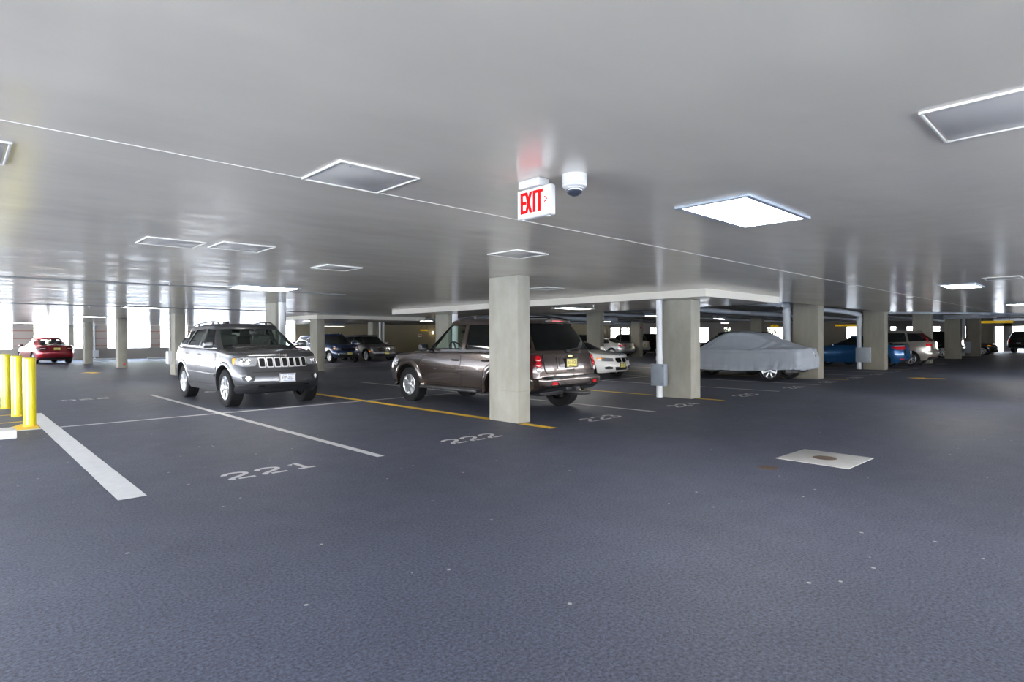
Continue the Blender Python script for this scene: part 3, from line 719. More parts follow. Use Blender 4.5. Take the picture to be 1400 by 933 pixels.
# ------------------------------------------------------------------ silver-grey SUV facing the aisle
def silver_suv():
    P = suv_shape(2.33, 2.45, .955, 1.20, 1.755, .29, 1.06, .42, 1.12, .42)
    B = P['body']
    B['zt'] = [(-2.45, 1.25), (-1.2, 1.225), (.2, 1.20), (1.0, 1.175), (1.25, 1.15), (1.9, 1.085), (2.33, .985)]
    B['zb'] = [(-2.45, .42), (-1.8, .30), (1.7, .28), (2.33, .33)]
    B['front'] = [(0, 2.14), (.12, 2.28), (.3, 2.35), (.5, 2.335), (.62, 2.30), (.8, 2.26), (1, 2.20)]
    B['ff'] = (.12, .46, .36); B['crown'] = .06; B['r'] = .07; B['K'] = 20; B['NS'] = 60
    B['side'] = [(0, .93), (.15, .962), (.42, .99), (.62, 1.0), (.80, .985), (1, .945)]
    G = P['cabin']; G['W'] = .885; G['NS'] = 44
    G['front'] = [(0, 1.20), (.4, .92), (1, .40)]; G['rear'] = [(0, -2.36), (.5, -2.18), (1, -1.92)]
    G['zt'] = [(-2.3, 1.65), (-1.2, 1.715), (-.35, 1.745), (.3, 1.715), (.7, 1.64)]
    P.update(hero=True, hollow=True, wb=2.915, tire_r=.385, tire_w=.265, rim_r=.245, arch_r=.455, spokes=5, spoke_style='twin', paint=paint('silver_grey_paint', (.078, .080, .087), .65, .32),
        glass=[M['glass_clear'], M['glass_mid'], M['glass_priv'], M['glass_priv'], M['glass_clear']], seat_mat=M['seat'])
    t = 1.61
    P['win_side'] = [[(.72, 1.235), (.62, 1.30), (.22, t), (-.26, t + .015), (-.30, 1.24)], [(-.38, 1.245), (-.35, t + .015), (-1.08, t), (-1.24, 1.26)], [(-1.32, 1.265), (-1.18, t - .005), (-1.72, t - .045), (-2.0, 1.34), (-1.96, 1.285)]]
    P['win_front'] = [(-.78, 1.205), (.78, 1.205), (.63, 1.615), (-.63, 1.615)]; P['win_rear'] = [(-.68, 1.31), (.68, 1.31), (.56, 1.56), (-.56, 1.56)]
    P['doors'] = [([(1.03, .46), (1.02, .75), (.88, 1.10), (-.31, 1.14), (-.33, .42)], -.16, 1.055), ([(-.35, .42), (-.33, 1.14), (-1.30, 1.16), (-1.38, 1.0), (-1.05, .80), (-.98, .43)], -1.15, 1.07)]; P['handle_mat'] = M['bright']
    P['mirror'] = (.80, .875, 1.275); P['floor_z'] = 1.17; P['lining'] = [(1.02, -.7), (1.02, .7), (-2.1, .68), (-2.1, -.68)]
    P['seats'] = [(-.02, .38, .46), (-.02, -.38, .46), (-.95, .38, .42), (-.95, -.38, .42)]; P['wheel_x'] = .50; P['mir_x'] = .60; P['mir_z'] = 1.54
    def extra(root, bvh, cb, P, by):
        pt = P['paint']
        # seven-slot grille with chrome surrounds
        g = decal('grille', [(2.2, y, z) for y, z in [(-.535, 1.015), (.535, 1.015), (.505, .80), (-.505, .80)]], 0, bvh, pt, root, off=.008, rc=.03, thick=.02)
        for k in range(7):
            y = (k - 3) * .141
            decal('grille_surround', [(2.2, y + a, z) for a, z in [(-.0665, 1.008), (.0665, 1.008), (.064, .812), (-.064, .812)]], 0, bvh, M['bright'], g, off=.020, rc=.025, thick=.015)
            decal('grille_slot', [(2.2, y + a, z) for a, z in [(-.047, .992), (.047, .992), (.045, .828), (-.045, .828)]], 0, bvh, M['gloss_black'], g, off=.0235, rc=.02)
        # lamps
        a, b = both('headlight', [(2.2, .555, 1.01), (2.2, .57, .845), (2.1, .80, .84), (1.9, .90, .89), (1.86, .905, .99), (2.1, .76, 1.02)], 32, bvh, M['lamp'], root, off=.010, rc=.03, thick=.02)
        for s, par in ((1, a), (-1, b)):
            for y, z in ((.645, .93), (.765, .935)):
                co, no = hit(bvh, (2, s * y, z), 25 * s); lamp_disc('lamp_bowl', co + no * .014, no, .058, M['chrome'], par, .016)
                lamp_disc('lamp_bulb', co + no * .022, no, .028, M['lens'], par, .014)
            decal('turn_signal', [(1.9, s * .885, 1.0), (1.9, s * .875, .86), (1.86, s * .905, .90), (1.84, s * .912, .99)], 55 * s, bvh, M['amber'], par, off=.018, rc=.01)
        f1, f2 = both('fog_light_recess', [(2.3, .60, .645), (2.3, .625, .545), (2.2, .80, .55), (2.2, .84, .645)], 18, bvh, M['black'], root, off=.006, rc=.03)
        for s, par in ((1, f1), (-1, f2)):
            co, no = hit(bvh, (2.2, s * .70, .60), 16 * s); lamp_disc('fog_light', co + no * .01, no, .046, M['lens'], par); lamp_disc('fog_light_rim', co + no * .006, no, .056, M['chrome'], par, .012)
        # dark lower bumper with air intake and tow hooks
        lb = decal('lower_bumper', [(2.3, y, z) for y, z in [(-.86, .30), (-.86, .455), (-.60, .50), (.60, .50), (.86, .455), (.86, .30)]], 0, bvh, M['trim'], root, off=.014, rc=.02, thick=.02)
        decal('air_intake', [(2.3, y, z) for y, z in [(-.52, .395), (-.52, .475), (.52, .475), (.52, .395)]], 0, bvh, M['black'], lb, off=.020, rc=.02)
        for y in (-.46, .46):
            bm = nb(); co, no = hit(bvh, (2.3, y, .435), 0)
            tube(bm, [co + Vector((.01, -.05, .01)), co + Vector((.05, -.045, .01)), co + Vector((.06, 0, .012)), co + Vector((.05, .045, .01)), co + Vector((.01, .05, .01))], .011, 8)
            obj('tow_hook', bm, M['gloss_black'], lb)
        both('lower_bumper_corner', [(2.2, .86, .30), (2.2, .86, .455), (1.95, .96, .42), (1.95, .96, .30)], 55, bvh, M['trim'], root, off=.014, rc=.01)
        decal('bumper_crease', [(2.3, y, z) for y, z in [(-.62, .718), (-.62, .728), (.62, .728), (.62, .718)]], 0, bvh, M['black'], root, off=.004, rc=0)
        plate(root, bvh, 0, .02, .60, M['plate_w'], [('NEW YORK', .36, .034, M['blue_ink'], 1.5), ('ESM-2022', .0, .08, M['ink'], .72), ('EMPIRE STATE', -.38, .022, M['blue_ink'], 1.3)], M['white_plastic'])
        # bonnet panel, badge lettering
        h = decal('hood', [(x, y, 1) for x, y in [(2.01, -.62), (1.88, -.76), (1.25, -.82), (1.09, -.74), (1.09, .74), (1.25, .82), (1.88, .76), (2.01, .62), (2.06, .3), (2.06, -.3)]], 'top', bvh, pt, root, off=.007, rc=.05)
        decal('hood_seam', [(x, y, 1) for x, y in [(2.01, -.62), (1.88, -.76), (1.25, -.82), (1.09, -.74), (1.09, .74), (1.25, .82), (1.88, .76), (2.01, .62), (2.06, .3), (2.06, -.3)]], 'top', bvh, M['black'], h, off=.0085, rc=.05, ring=.010)
        for y in (-.34, .34):
            decal('hood_ridge', [(x, y * k, 1) for x, k in [(1.98, .96), (1.2, 1.04), (1.2, 1.10), (1.98, 1.02)]], 'top', bvh, pt, h, off=.013, rc=0, step=.1)
        co, no = hit(bvh, (2.2, 0, 1.05), 0)
        bm = text_bm('Jeep', .10, .006); xform(bm, frame((0, 1, 0), (-.45, 0, 1), Vector((co.x - .006, 0, 1.062)))); obj('badge_lettering', bm, M['chrome'], root, smooth=False)
        # wipers and cowl
        decal('cowl', [(x, y, 1) for x, y in [(1.085, -.74), (1.20, -.70), (1.20, .70), (1.085, .74)]], 'top', bvh, M['black'], root, off=.009, rc=.02)
        for y in (.30, -.30):
            bm = nb(); tube(bm, [(1.15, y + .35, 1.235), (1.11, y, 1.265), (1.12, y - .34, 1.255)], .009, 6); obj('wiper', bm, M['black'], root)
        # flares, sill moulding, door strip
        for sx in (1, -1):
            for s in (1, -1): arc_flare(root, sx * P['wb'] / 2, P['tire_r'] + .01, .452, .535, by, s, pt)
        for s in (1, -1):
            decal('sill_cladding', [(x, s * .95, z) for x, z in [(.98, .29), (.98, .40), (-.98, .40), (-.98, .29)]], 90 * s, bvh, M['trim'], root, off=.012, rc=.02, thick=.02)
            decal('door_moulding', [(x, s * .95, z) for x, z in [(.95, .595), (.95, .655), (-.95, .675), (-1.0, .615)]], 90 * s, bvh, pt, root, off=.022, rc=.02, thick=.02)
            decal('fender_badge', [(x, s * .95, z) for x, z in [(1.18, 1.005), (1.18, 1.035), (1.05, 1.035), (1.05, 1.005)]], 90 * s, bvh, M['chrome'], root, off=.008, rc=.004)
            decal('window_trim', [(x, s * .9, z) for x, z in [(.78, 1.208), (.78, 1.23), (-1.98, 1.262), (-1.98, 1.24)]], 90 * s, cb, M['bright'], root, off=.008, rc=.005)
        bm = nb(); tube(bm, [(.05, .40, 1.70), (-.02, .40, 1.86)], .006, 6); obj('antenna', bm, M['black'], root)
        co, no, i, d = cb.ray_cast(Vector((-.35, 0, 3)), Vector((0, 0, -1)))
        bm = nb(); box(bm, (-.35, -.3, co.z + .018), (.24, .09, .05), .02); obj('roof_fin', bm, M['black'], root)
        both('tail_light', [(-2.3, .55, 1.08), (-2.3, .58, .88), (-2.0, .95, .90), (-2.0, .95, 1.10)], 140, bvh, M['red'], root, off=.008)
    P['extra'] = [extra, roof_rails(.60, .22, -1.85, mat=M['trim'])]
    return make_car('sport_utility_vehicle', 'silver-grey SUV with seven-slot chrome grille and white license plate, facing the aisle', 'car', (4.99, 14.2, 0), -PI / 2, P)

# ------------------------------------------------------------------ brown SUV, tail to the aisle
def brown_suv():
    P = suv_shape(2.42, 2.60, .945, 1.10, 1.80, .33, 1.06, .26, 1.08, .44)
    B = P['body']
    B['zt'] = [(-2.56, 1.12), (-1.2, 1.12), (.2, 1.115), (1.0, 1.105), (1.3, 1.095), (1.9, 1.05), (2.45, .96)]; B['ff'] = (.07, .26, .30); B['plan'] = [(-2.56, .965), (-1.5, 1), (1.5, 1), (2.45, .95)]
    B['zb'] = [(-2.56, .45), (-1.8, .36), (1.7, .34), (2.45, .40)]; B['front'] = [(0, 2.32), (.15, 2.43), (.4, 2.45), (.7, 2.41), (1, 2.34)]
    B['rear'] = [(0, -2.34), (.07, -2.46), (.16, -2.555), (.31, -2.555), (.355, -2.54), (.385, -2.405), (.6, -2.40), (1, -2.345)]
    B['K'] = 26; B['NS'] = 60; B['fr'] = (.06, .20, .20); B['r'] = .05; B['crown'] = .05
    B['side'] = [(0, .93), (.12, .955), (.42, .995), (.6, 1.0), (.8, .985), (1, .95)]
    G = P['cabin']; G['W'] = .87; G['NS'] = 50; G['front'] = [(0, 1.18), (.4, .94), (1, .50)]; G['rear'] = [(0, -2.37), (.5, -2.25), (1, -2.05)]
    G['zt'] = [(-2.4, 1.69), (-1.6, 1.745), (-.6, 1.775), (.2, 1.765), (.7, 1.70)]; G['side'] = [(0, 1.0), (.25, .97), (1, .785)]; G['fr'] = (.07, .20, .16)
    br = paint('brown_grey_paint', (.078, .060, .053), .7, .24)
    P.update(hero=True, hollow=True, wb=2.99, tire_r=.375, tire_w=.25, rim_r=.225, arch_r=.45, spokes=5, spoke_style='wide', paint=br,
        glass=[M['glass_clear'], M['glass_clear'], M['glass_priv'], M['glass_priv'], M['glass_priv']], handle_mat=M['gloss_black'], mirror_mat=M['black'])
    t = 1.655
    P['win_side'] = [[(.80, 1.16), (.72, 1.22), (.30, t), (-.24, t + .01), (-.28, 1.16)], [(-.40, 1.16), (-.36, t + .01), (-1.10, t), (-1.20, 1.16)], [(-1.30, 1.17), (-1.22, t), (-1.94, t - .03), (-2.15, 1.21), (-2.11, 1.17)]]
    P['win_front'] = [(-.74, 1.15), (.74, 1.15), (.61, 1.65), (-.61, 1.65)]; P['win_rear'] = [(-.765, 1.16), (.765, 1.16), (.645, 1.66), (-.645, 1.66)]
    P['doors'] = [([(1.02, .48), (1.03, .8), (.92, 1.05), (-.315, 1.07), (-.335, .46)], -.17, .955), ([(-.355, .46), (-.335, 1.07), (-1.18, 1.07), (-1.30, .97), (-1.02, .80), (-.95, .47)], -1.08, .96)]
    P['mirror'] = (.80, .865, 1.20); P['floor_z'] = 1.09; P['lining'] = [(1.0, -.68), (1.0, .68), (-2.15, .66), (-2.15, -.66)]
    P['seats'] = [(.0, .38, .46), (.0, -.38, .46), (-.95, .38, .42), (-.95, -.38, .42)]; P['wheel_x'] = .50; P['mir_x'] = .62; P['mir_z'] = 1.53
    def extra(root, bvh, cb, P, by):
        pt = P['paint']; Z = M['black']
        # tailgate panel + plate recess
        tg = [(-.655, 1.095), (-.665, .82), (-.61, .75), (.61, .75), (.665, .82), (.655, 1.095)]
        d = decal('tailgate', [(-2.4, y, z) for y, z in tg], 180, bvh, pt, root, off=.009, rc=.04)
        decal('tailgate_seam', [(-2.4, y, z) for y, z in tg], 180, bvh, Z, d, off=.0105, rc=.04, ring=.012)
        fr_ = decal('plate_surround', [(-2.4, y, z) for y, z in [(-.36, 1.04), (-.36, .825), (.36, .825), (.36, 1.04)]], 180, bvh, pt, d, off=.024, rc=.03, thick=.02)
        decal('plate_recess', [(-2.4, y, z) for y, z in [(-.32, 1.02), (-.32, .85), (.32, .85), (.32, 1.02)]], 180, bvh, M['gloss_black'], fr_, off=.026, rc=.02)
        decal('recess_panel', [(-2.4, y, z) for y, z in [(-.305, 1.01), (-.305, .857), (.305, .857), (.305, 1.01)]], 180, bvh, pt, fr_, off=.028, rc=.02)
        plate(root, bvh, 180, 0, .93, M['plate_y'], [('NEW JERSEY', .34, .028, M['ink'], 1), ('R16 UCE', .02, .085, M['ink'], .74), ('GARDEN STATE', -.37, .024, M['ink'], 1)], Z, push=.04)
        co, no = hit(bvh, (-2.4, 0, 1.055), 180)
        bm = nb(); prism(bm, [(-.055, -.010), (-.022, -.010), (-.018, -.022), (.022, -.022), (.022, -.010), (.055, -.010), (.055, .010), (.022, .010), (.018, .022), (-.022, .022), (-.022, .010), (-.055, .010)], 0, .012)
        xform(bm, frame((0, -1, 0), (0, 0, 1), co + Vector((-.024, 0, 0)))); obj('emblem', bm, M['gold'], d)
        hb = decal('tailgate_handle', [(-2.4, y, z) for y, z in [(-.11, .812), (-.07, .767), (.07, .767), (.11, .812)]], 180, bvh, pt, d, off=.022, rc=.01, thick=.015)
        decal('handle_slot', [(-2.4, y, z) for y, z in [(-.075, .807), (-.06, .784), (.06, .784), (.075, .807)]], 180, bvh, Z, hb, off=.026, rc=.006)
        # lamps: red upper discs, clear lower one
        a, b = both('tail_light', [(-2.38, .745, 1.085), (-2.39, .735, .77), (-2.2, .90, .775), (-2.15, .935, .82), (-2.13, .94, 1.03), (-2.2, .89, 1.09)], 146, bvh, M['dark_red'], root, off=.012, rc=.03, thick=.02)
        for s, par in ((1, a), (-1, b)):
            for z, mm, rr in ((1.015, M['red'], .058), (.915, M['red'], .058), (.82, M['clear_lens'], .05)):
                co, no = hit(bvh, (-2.35, s * .80, z), 155 * s); lamp_disc('lamp_bowl', co + no * .016, no, rr, mm, par, .02)
            decal('lamp_strip', [(-2.2, s * .895, 1.05), (-2.2, s * .885, .86), (-2.15, s * .91, .86), (-2.14, s * .918, 1.03)], 125 * s, bvh, M['red'], par, off=.017, rc=.01)
        # rear bumper step, insert, reflectors
        zs = max(bvh.ray_cast(Vector((x, 0, .9)), Vector((0, 0, -1)))[0].z for x in (-2.46, -2.50, -2.54)) + .003
        bm = nb(); prism(bm, [(-2.36, -.66), (-2.52, -.62), (-2.545, 0), (-2.52, .62), (-2.36, .66)], zs - .03, zs + .004); obj('bumper_step', bm, Z, root)
        decal('bumper_insert', [(-2.4, y, z) for y, z in [(-.74, .435), (-.74, .50), (.74, .50), (.74, .435)]], 180, bvh, M['trim'], root, off=.008, rc=.01)
        decal('bumper_line', [(-2.4, y, z) for y, z in [(-.80, .528), (-.80, .536), (.80, .536), (.80, .528)]], 180, bvh, Z, root, off=.006, rc=0)
        for s in (1, -1):
            decal('reflector', [(-2.45, s * y, z) for y, z in [(.50, .60), (.50, .55), (.64, .555), (.62, .60)]], 180, bvh, M['red'], root, off=.010, rc=.006)
            decal('bumper_vent', [(-2.45, s * y, z) for y, z in [(.455, .60), (.42, .51), (.445, .51), (.485, .60)]], 180, bvh, M['chrome'], root, off=.010, rc=.004)
        # hitch and exhaust
        bm = nb(); box(bm, (-2.50, 0, .455), (.16, .085, .085), .008); box(bm, (-2.44, 0, .47), (.06, .40, .06), .01); ht = obj('trailer_hitch', bm, M['trim'], root)
        bm = nb(); box(bm, (-2.585, 0, .455), (.006, .055, .055), .003); obj('hitch_socket', bm, Z, ht)
        bm = nb(); tube(bm, [(-2.1, -.1, .40), (-2.3, -.12, .38), (-2.46, -.16, .365), (-2.52, -.26, .36), (-2.52, -.40, .36)], [.05, .05, .04, .034, .034], 12); obj('exhaust_pipe', bm, M['alloy_dark'], root)
        bm = nb(); box(bm, (-1.95, .25, .40), (.45, .7, .16), .06); obj('muffler', bm, M['trim'], root)
        # rear glass wiper, brake lamp, rails
        co, no = hit(cb, (-2.3, 0, 1.15), 180)
        bm = nb(); box(bm, (co.x - .02, .03, 1.15), (.05, .10, .05), .015); tube(bm, [(co.x - .035, .03, 1.155), (co.x - .03, -.16, 1.19), (co.x - .022, -.45, 1.205)], [.012, .011, .008], 6); obj('rear_wiper', bm, Z, root)
        co, no = hit(cb, (-2.1, 0, 1.69), 180)
        bm = nb(); box(bm, (co.x - .01, 0, 1.71), (.06, .62, .035), .012); sp = obj('rear_spoiler', bm, pt, root)
        bm = nb(); box(bm, (co.x - .045, .0, 1.71), (.012, .30, .022), .004); obj('brake_light', bm, M['red'], sp)
        # running boards, flares, mouldings
        for s in (1, -1):
            bm = nb(); pts = [(1.0, s * .93, .375), (.93, s * .985, .375), (-.88, s * .985, .37), (-.97, s * .93, .37)]
            for q in pts: pass
            box(bm, (.02, s * .955, .37), (1.86, .15, .055), .02, seg=3); rb = obj('running_board', bm, M['trim'], root)
            bm = nb(); box(bm, (.02, s * .955, .401), (1.70, .10, .006), .002); obj('step_pad', bm, M['black'], rb)
            for sx in (1, -1): arc_flare(root, sx * P['wb'] / 2, P['tire_r'] + .01, .446, .56, by, s, pt, lip=.028)
            decal('door_moulding', [(x, s * .9, z) for x, z in [(.92, .745), (.92, .775), (-.90, .775), (-.90, .745)]], 90 * s, bvh, pt, root, off=.022, rc=.01, thick=.015)
            decal('window_sill_trim', [(x, s * .9, z) for x, z in [(.76, 1.122), (.76, 1.148), (-1.25, 1.152), (-1.25, 1.127)]], 90 * s, cb, M['gloss_black'], root, off=.006, rc=.004)
            decal('pillar_trim', [(x, s * .9, z) for x, z in [(-.295, 1.16), (-.26, t), (-.345, t), (-.385, 1.16)]], 90 * s, cb, pt, root, off=.006, rc=.005)
        both('headlight', [(2.2, .55, .95), (2.2, .58, .78), (1.9, .92, .80), (1.9, .92, .93)], 35, bvh, M['lamp'], root, off=.008)
        decal('grille', [(2.2, y, z) for y, z in [(-.5, .93), (.5, .93), (.5, .72), (-.5, .72)]], 0, bvh, M['black'], root, off=.006)
        both('bumper_cap', [(2.2, .70, .66), (2.2, .70, .46), (2.0, .93, .46), (2.0, .93, .66)], 45, bvh, M['trim'], root, off=.008)
    P['extra'] = [extra, roof_rails(.58, .1, -1.85, bars=(-.45, -1.45))]
    return make_car('sport_utility_vehicle', 'brown SUV with roof rack and running boards, tail out beside the nearest pillar', 'car', (8.28, 9.46, 0), R_(90.6), P)

# ------------------------------------------------------------------ the other vehicles
def plain(P, **k): P.update(k); return P
def all_cars():
    silver_suv(); brown_suv()
    # red saloon by the left wall
    P = sedan_shape(2.2, 2.3, .90, 1.02, 1.455)
    plain(P, paint=paint('dark_red_paint', (.26, .016, .028), .55, .28), hollow=True, glass=[M['glass_clear']] * 5, spokes=5, seat_mat=M['seat'])
    P['extra'] = [rear_basic([(-2.2, .42, .92), (-2.2, .45, .76), (-2.0, .86, .74), (-1.85, .87, .90), (-2.1, .7, .95)], 150, .83, M['plate_y'], [(-.8, .22), (-.74, .36), (.74, .36), (.8, .22)], [(-.52, 1.0), (-.50, .66), (.50, .66), (.52, 1.0)], [(-2.2, .5, .88), (-2.2, .5, .83), (-2.1, .7, .82), (-2.1, .7, .87)], 'dark_red', [(.60, .47), (.60, .43), (.80, .43), (.80, .47)]),
        front_basic([(-.4, .68), (.4, .68), (.4, .5), (-.4, .5)], [(2, .5, .70), (2, .5, .6), (1.8, .85, .62), (1.8, .85, .74)])]
    make_car('sedan', 'dark red sedan parked tail-out by the bright openings of the far left wall', 'car', (4.2, 45.2, 0), R_(98), P, scale=1.05)
    # blue crossover
    P = suv_shape(2.15, 2.30, .90, 1.08, 1.69, .28, 1.0, .36, 1.0, .42)
    plain(P, paint=paint('navy_blue_paint', (.018, .032, .085), .5, .28), glass=[M['glass_dark']] * 5, spokes=5, spoke_style='thin', arch_r=.42)
    def fx(root, bvh, cb, P, by):
        g = decal('grille_bar', [(2.1, y, z) for y, z in [(-.42, .80), (.42, .80), (.42, .82), (-.42, .82)]], 0, bvh, M['chrome'], root, off=.012, rc=0)
        decal('hood_panel', [(x, y, 1) for x, y in [(1.9, -.62), (1.1, -.66), (1.1, .66), (1.9, .62)]], 'top', bvh, P['paint'], root, off=.008)  # raised hood sheet in the body paint
    P['extra'] = [front_basic([(-.47, .87), (.47, .87), (.40, .72), (-.40, .72)], [(2, .50, .87), (2, .48, .75), (1.85, .84, .77), (1.8, .86, .88)], [(1.85, .80, .87), (1.85, .80, .79), (1.8, .88, .79), (1.78, .88, .87)], (.62, .50), .56, M['plate_y'], [(-.62, .33), (-.70, .54), (.70, .54), (.62, .33)], 'gloss_black'),
        fx, roof_rails(.55, .2, -1.7), rear_basic([(-2.2, .6, 1.0), (-2.2, .6, .8), (-2, .85, .82), (-2, .85, 1.0)])]
    make_car('crossover', 'navy blue crossover with yellow plate, nose out behind the nearer ceiling drop pillar', 'car', (16.75, 33.1, 0), -PI / 2, P)
    # long grey crossover
    P = suv_shape(2.45, 2.60, .95, 1.05, 1.64, .26, .98, .55, 1.08, .40)
    P['wb'] = 2.95
    plain(P, paint=paint('steel_grey_paint', (.19, .19, .20), .7, .28), glass=[M['glass_dark']] * 5, spokes=7, spoke_style='thin', rim_r=.26, tire_r=.365, arch_r=.43)
    def gx(root, bvh, cb, P, by):
        for s in (1, -1):
            g = decal('grille', [(2.2, s * y, z) for y, z in [(.04, .80), (.05, .62), (.40, .64), (.58, .78), (.30, .86)]], 14 * s, bvh, M['black'], root, off=.008, rc=.04)
            for k in range(8):
                y0 = .08 + k * .055
                decal('grille_bar', [(2.2, s * y, z) for y, z in [(y0, .82 - k * .004), (y0, .64 + k * .008), (y0 + .012, .64 + k * .008), (y0 + .012, .82 - k * .004)]], 14 * s, bvh, M['chrome'], g, off=.014, rc=0)
        decal('emblem', [(2.2, y, z) for y, z in [(-.03, .70), (-.03, .84), (.03, .84), (.03, .70)]], 0, bvh, M['chrome'], root, off=.02, rc=.01)
        decal('chrome_strip', [(2.3, y, z) for y, z in [(-.75, .455), (-.75, .475), (.75, .475), (.75, .455)]], 0, bvh, M['chrome'], root, off=.012, rc=0)
    P['extra'] = [front_basic(None, [(2.2, .52, .84), (2.2, .55, .76), (2.0, .86, .80), (1.9, .9, .88)], [(2.0, .86, .66), (2.0, .86, .60), (1.9, .92, .60), (1.9, .92, .66)], None, .52, M['plate_y'], [(-.70, .36), (-.70, .46), (.70, .46), (.70, .36)]), gx, rear_basic([(-2.4, .6, 1.0), (-2.4, .6, .85), (-2.2, .9, .86), (-2.2, .9, 1.0)])]
    make_car('crossover', 'dark grey crossover with split chrome grille, nose out right of the navy blue crossover', 'car', (19.45, 33.75, 0), -PI / 2, P)
    # white car half hidden by the pillar and a purple wagon behind it
    P = suv_shape(2.15, 2.3, .89, 1.02, 1.56, .25, .93, .40)
    plain(P, paint=paint('white_car_paint', (.70, .72, .76), .2, .3), glass=[M['glass_dark']] * 5, extra=[front_basic([(-.4, .76), (.4, .76), (.4, .62), (-.4, .62)], [(2, .48, .80), (2, .48, .68), (1.8, .85, .70), (1.8, .86, .84)])])
    make_car('hatchback', 'white car mostly hidden behind the pillar left of the navy blue crossover', 'car', (19.4, 39.3, 0), -PI / 2, P)
    P = suv_shape(2.2, 2.4, .91, 1.08, 1.70, .27)
    plain(P, paint=paint('purple_paint', (.20, .03, .13), .5, .3), roof_mat=paint('violet_roof_paint', (.07, .08, .28), .5, .3), glass=[M['glass_dark']] * 5, extra=[rear_basic([(-2.2, .6, 1.05), (-2.2, .6, .85), (-2, .88, .85), (-2, .88, 1.05)])])
    make_car('wagon', 'purple wagon seen between the silver-grey SUV and the pillar beside the white car', 'car', (20.9, 45.2, 0), PI / 2, P)
    # white saloon, nose out beside the brown SUV
    P = sedan_shape(2.2, 2.3, .91, 1.0, 1.42)
    plain(P, paint=paint('white_saloon_paint', (.86, .85, .82), .0, .3), glass=[M['glass_dark']] * 5, spokes=5)
    def bx(root, bvh, cb, P, by):
        for s in (1, -1):
            k = decal('kidney_grille', [(2.1, s * y, z) for y, z in [(.02, .70), (.03, .55), (.22, .54), (.30, .60), (.27, .70)]], 0, bvh, M['chrome'], root, off=.014, rc=.03)
            decal('grille_opening', [(2.1, s * y, z) for y, z in [(.035, .69), (.043, .56), (.215, .55), (.285, .60), (.258, .69)]], 0, bvh, M['gloss_black'], k, off=.018, rc=.03)
            decal('side_intake', [(2.1, s * y, z) for y, z in [(.42, .40), (.42, .33), (.72, .33), (.76, .40), (.60, .43)]], 15 * s, bvh, M['black'], root, off=.008, rc=.03)
        co, no, i, d = bvh.ray_cast(Vector((2.05, 0, 3)), Vector((0, 0, -1)))
        if co is not None: lamp_disc('roundel', co + no * .006, no, .04, M['blue_ink'], root, .01)
    P['extra'] = [front_basic(None, [(2.1, .40, .69), (2.1, .38, .585), (1.95, .80, .60), (1.75, .89, .68), (1.9, .75, .72)], [(1.95, .80, .705), (1.95, .82, .675), (1.75, .90, .68), (1.75, .89, .71)], None, .445, M['plate_y'], [(-.34, .40), (-.30, .29), (.30, .29), (.34, .40)]), bx]
    make_car('sedan', 'white sedan with twin kidney grilles, nose out past the tail of the brown SUV', 'car', (16.6, 13.98, 0), -PI / 2, P)
    # silver coupe
    P = sedan_shape(2.2, 2.4, .90, .99, 1.40)
    plain(P, paint=paint('silver_coupe_paint', (.50, .50, .51), .7, .28), glass=[M['glass_dark']] * 5, spokes=5)
    P['extra'] = [rear_basic([(-2.3, .40, .90), (-2.3, .40, .77), (-2.1, .84, .76), (-1.95, .87, .88)], 150, .70, M['plate_y'], [(-.7, .24), (-.7, .34), (.7, .34), (.7, .24)], [(-.45, .95), (-.45, .62), (.45, .62), (.45, .95)], [(-2.3, .45, .86), (-2.3, .45, .82), (-2.15, .75, .82), (-2.15, .75, .86)])]
    make_car('coupe', 'silver coupe, tail out, left of the weathered pillar with the red alarm', 'car', (35.3, 26.7, 0), R_(88), P)
    P = suv_shape(2.1, 2.2, .89, 1.08, 1.66, .26)
    plain(P, paint=paint('charcoal_paint', (.03, .032, .035), .5, .3), glass=[M['glass_dark']] * 5, extra=[rear_basic([(-2.2, .62, 1.1), (-2.2, .62, .85), (-2, .87, .85), (-2, .87, 1.1)])])
    make_car('hatchback', 'charcoal hatchback whose roof shows above the silver coupe', 'car', (37.0, 31.2, 0), PI / 2, P)
    P = suv_shape(2.1, 2.2, .89, 1.08, 1.67, .27)
    plain(P, paint=paint('pale_silver_paint', (.42, .43, .40), .6, .3), glass=[M['glass_dark']] * 5, extra=[rear_basic([(-2.2, .66, 1.25), (-2.2, .60, .92), (-2.05, .86, .92), (-2.0, .84, 1.25)], 150, .80, M['plate_y'], [(-.75, .28), (-.75, .42), (.75, .42), (.75, .28)], [(-.60, 1.05), (-.62, .62), (.62, .62), (.60, 1.05)])])
    make_car('small_suv', 'pale silver small SUV, tail out, right of the pillar with the red alarm', 'car', (39.4, 27.9, 0), R_(90), P)
    P = suv_shape(2.2, 2.3, .92, 1.1, 1.70, .28)
    plain(P, paint=paint('dark_plum_paint', (.035, .028, .032), .5, .25), glass=[M['glass_dark']] * 5, extra=[rear_basic([(-2.3, .62, 1.1), (-2.3, .62, .85), (-2, .9, .86), (-2, .9, 1.1)])])
    make_car('small_suv', 'dark plum SUV with red tail lights, right of the pale silver small SUV', 'car', (41.5, 26.9, 0), R_(94), P)
    # black car past the covered one
    P = suv_shape(2.2, 2.4, .90, 1.05, 1.60, .25, .95, .7, 1.0, .30)
    plain(P, paint=paint('black_car_paint', (.014, .012, .013), .4, .25), glass=[M['glass_dark']] * 5, extra=[rear_basic([(-2.3, .6, 1.0), (-2.3, .6, .82), (-2, .88, .84), (-2, .88, 1.0)])])
    make_car('hatchback', 'black car parked close behind the car under the grey cover', 'car', (22.25, 10.75, 0), PI / 2, P)
    # blue saloon
    P = sedan_shape(2.15, 2.3, .885, 1.02, 1.44)
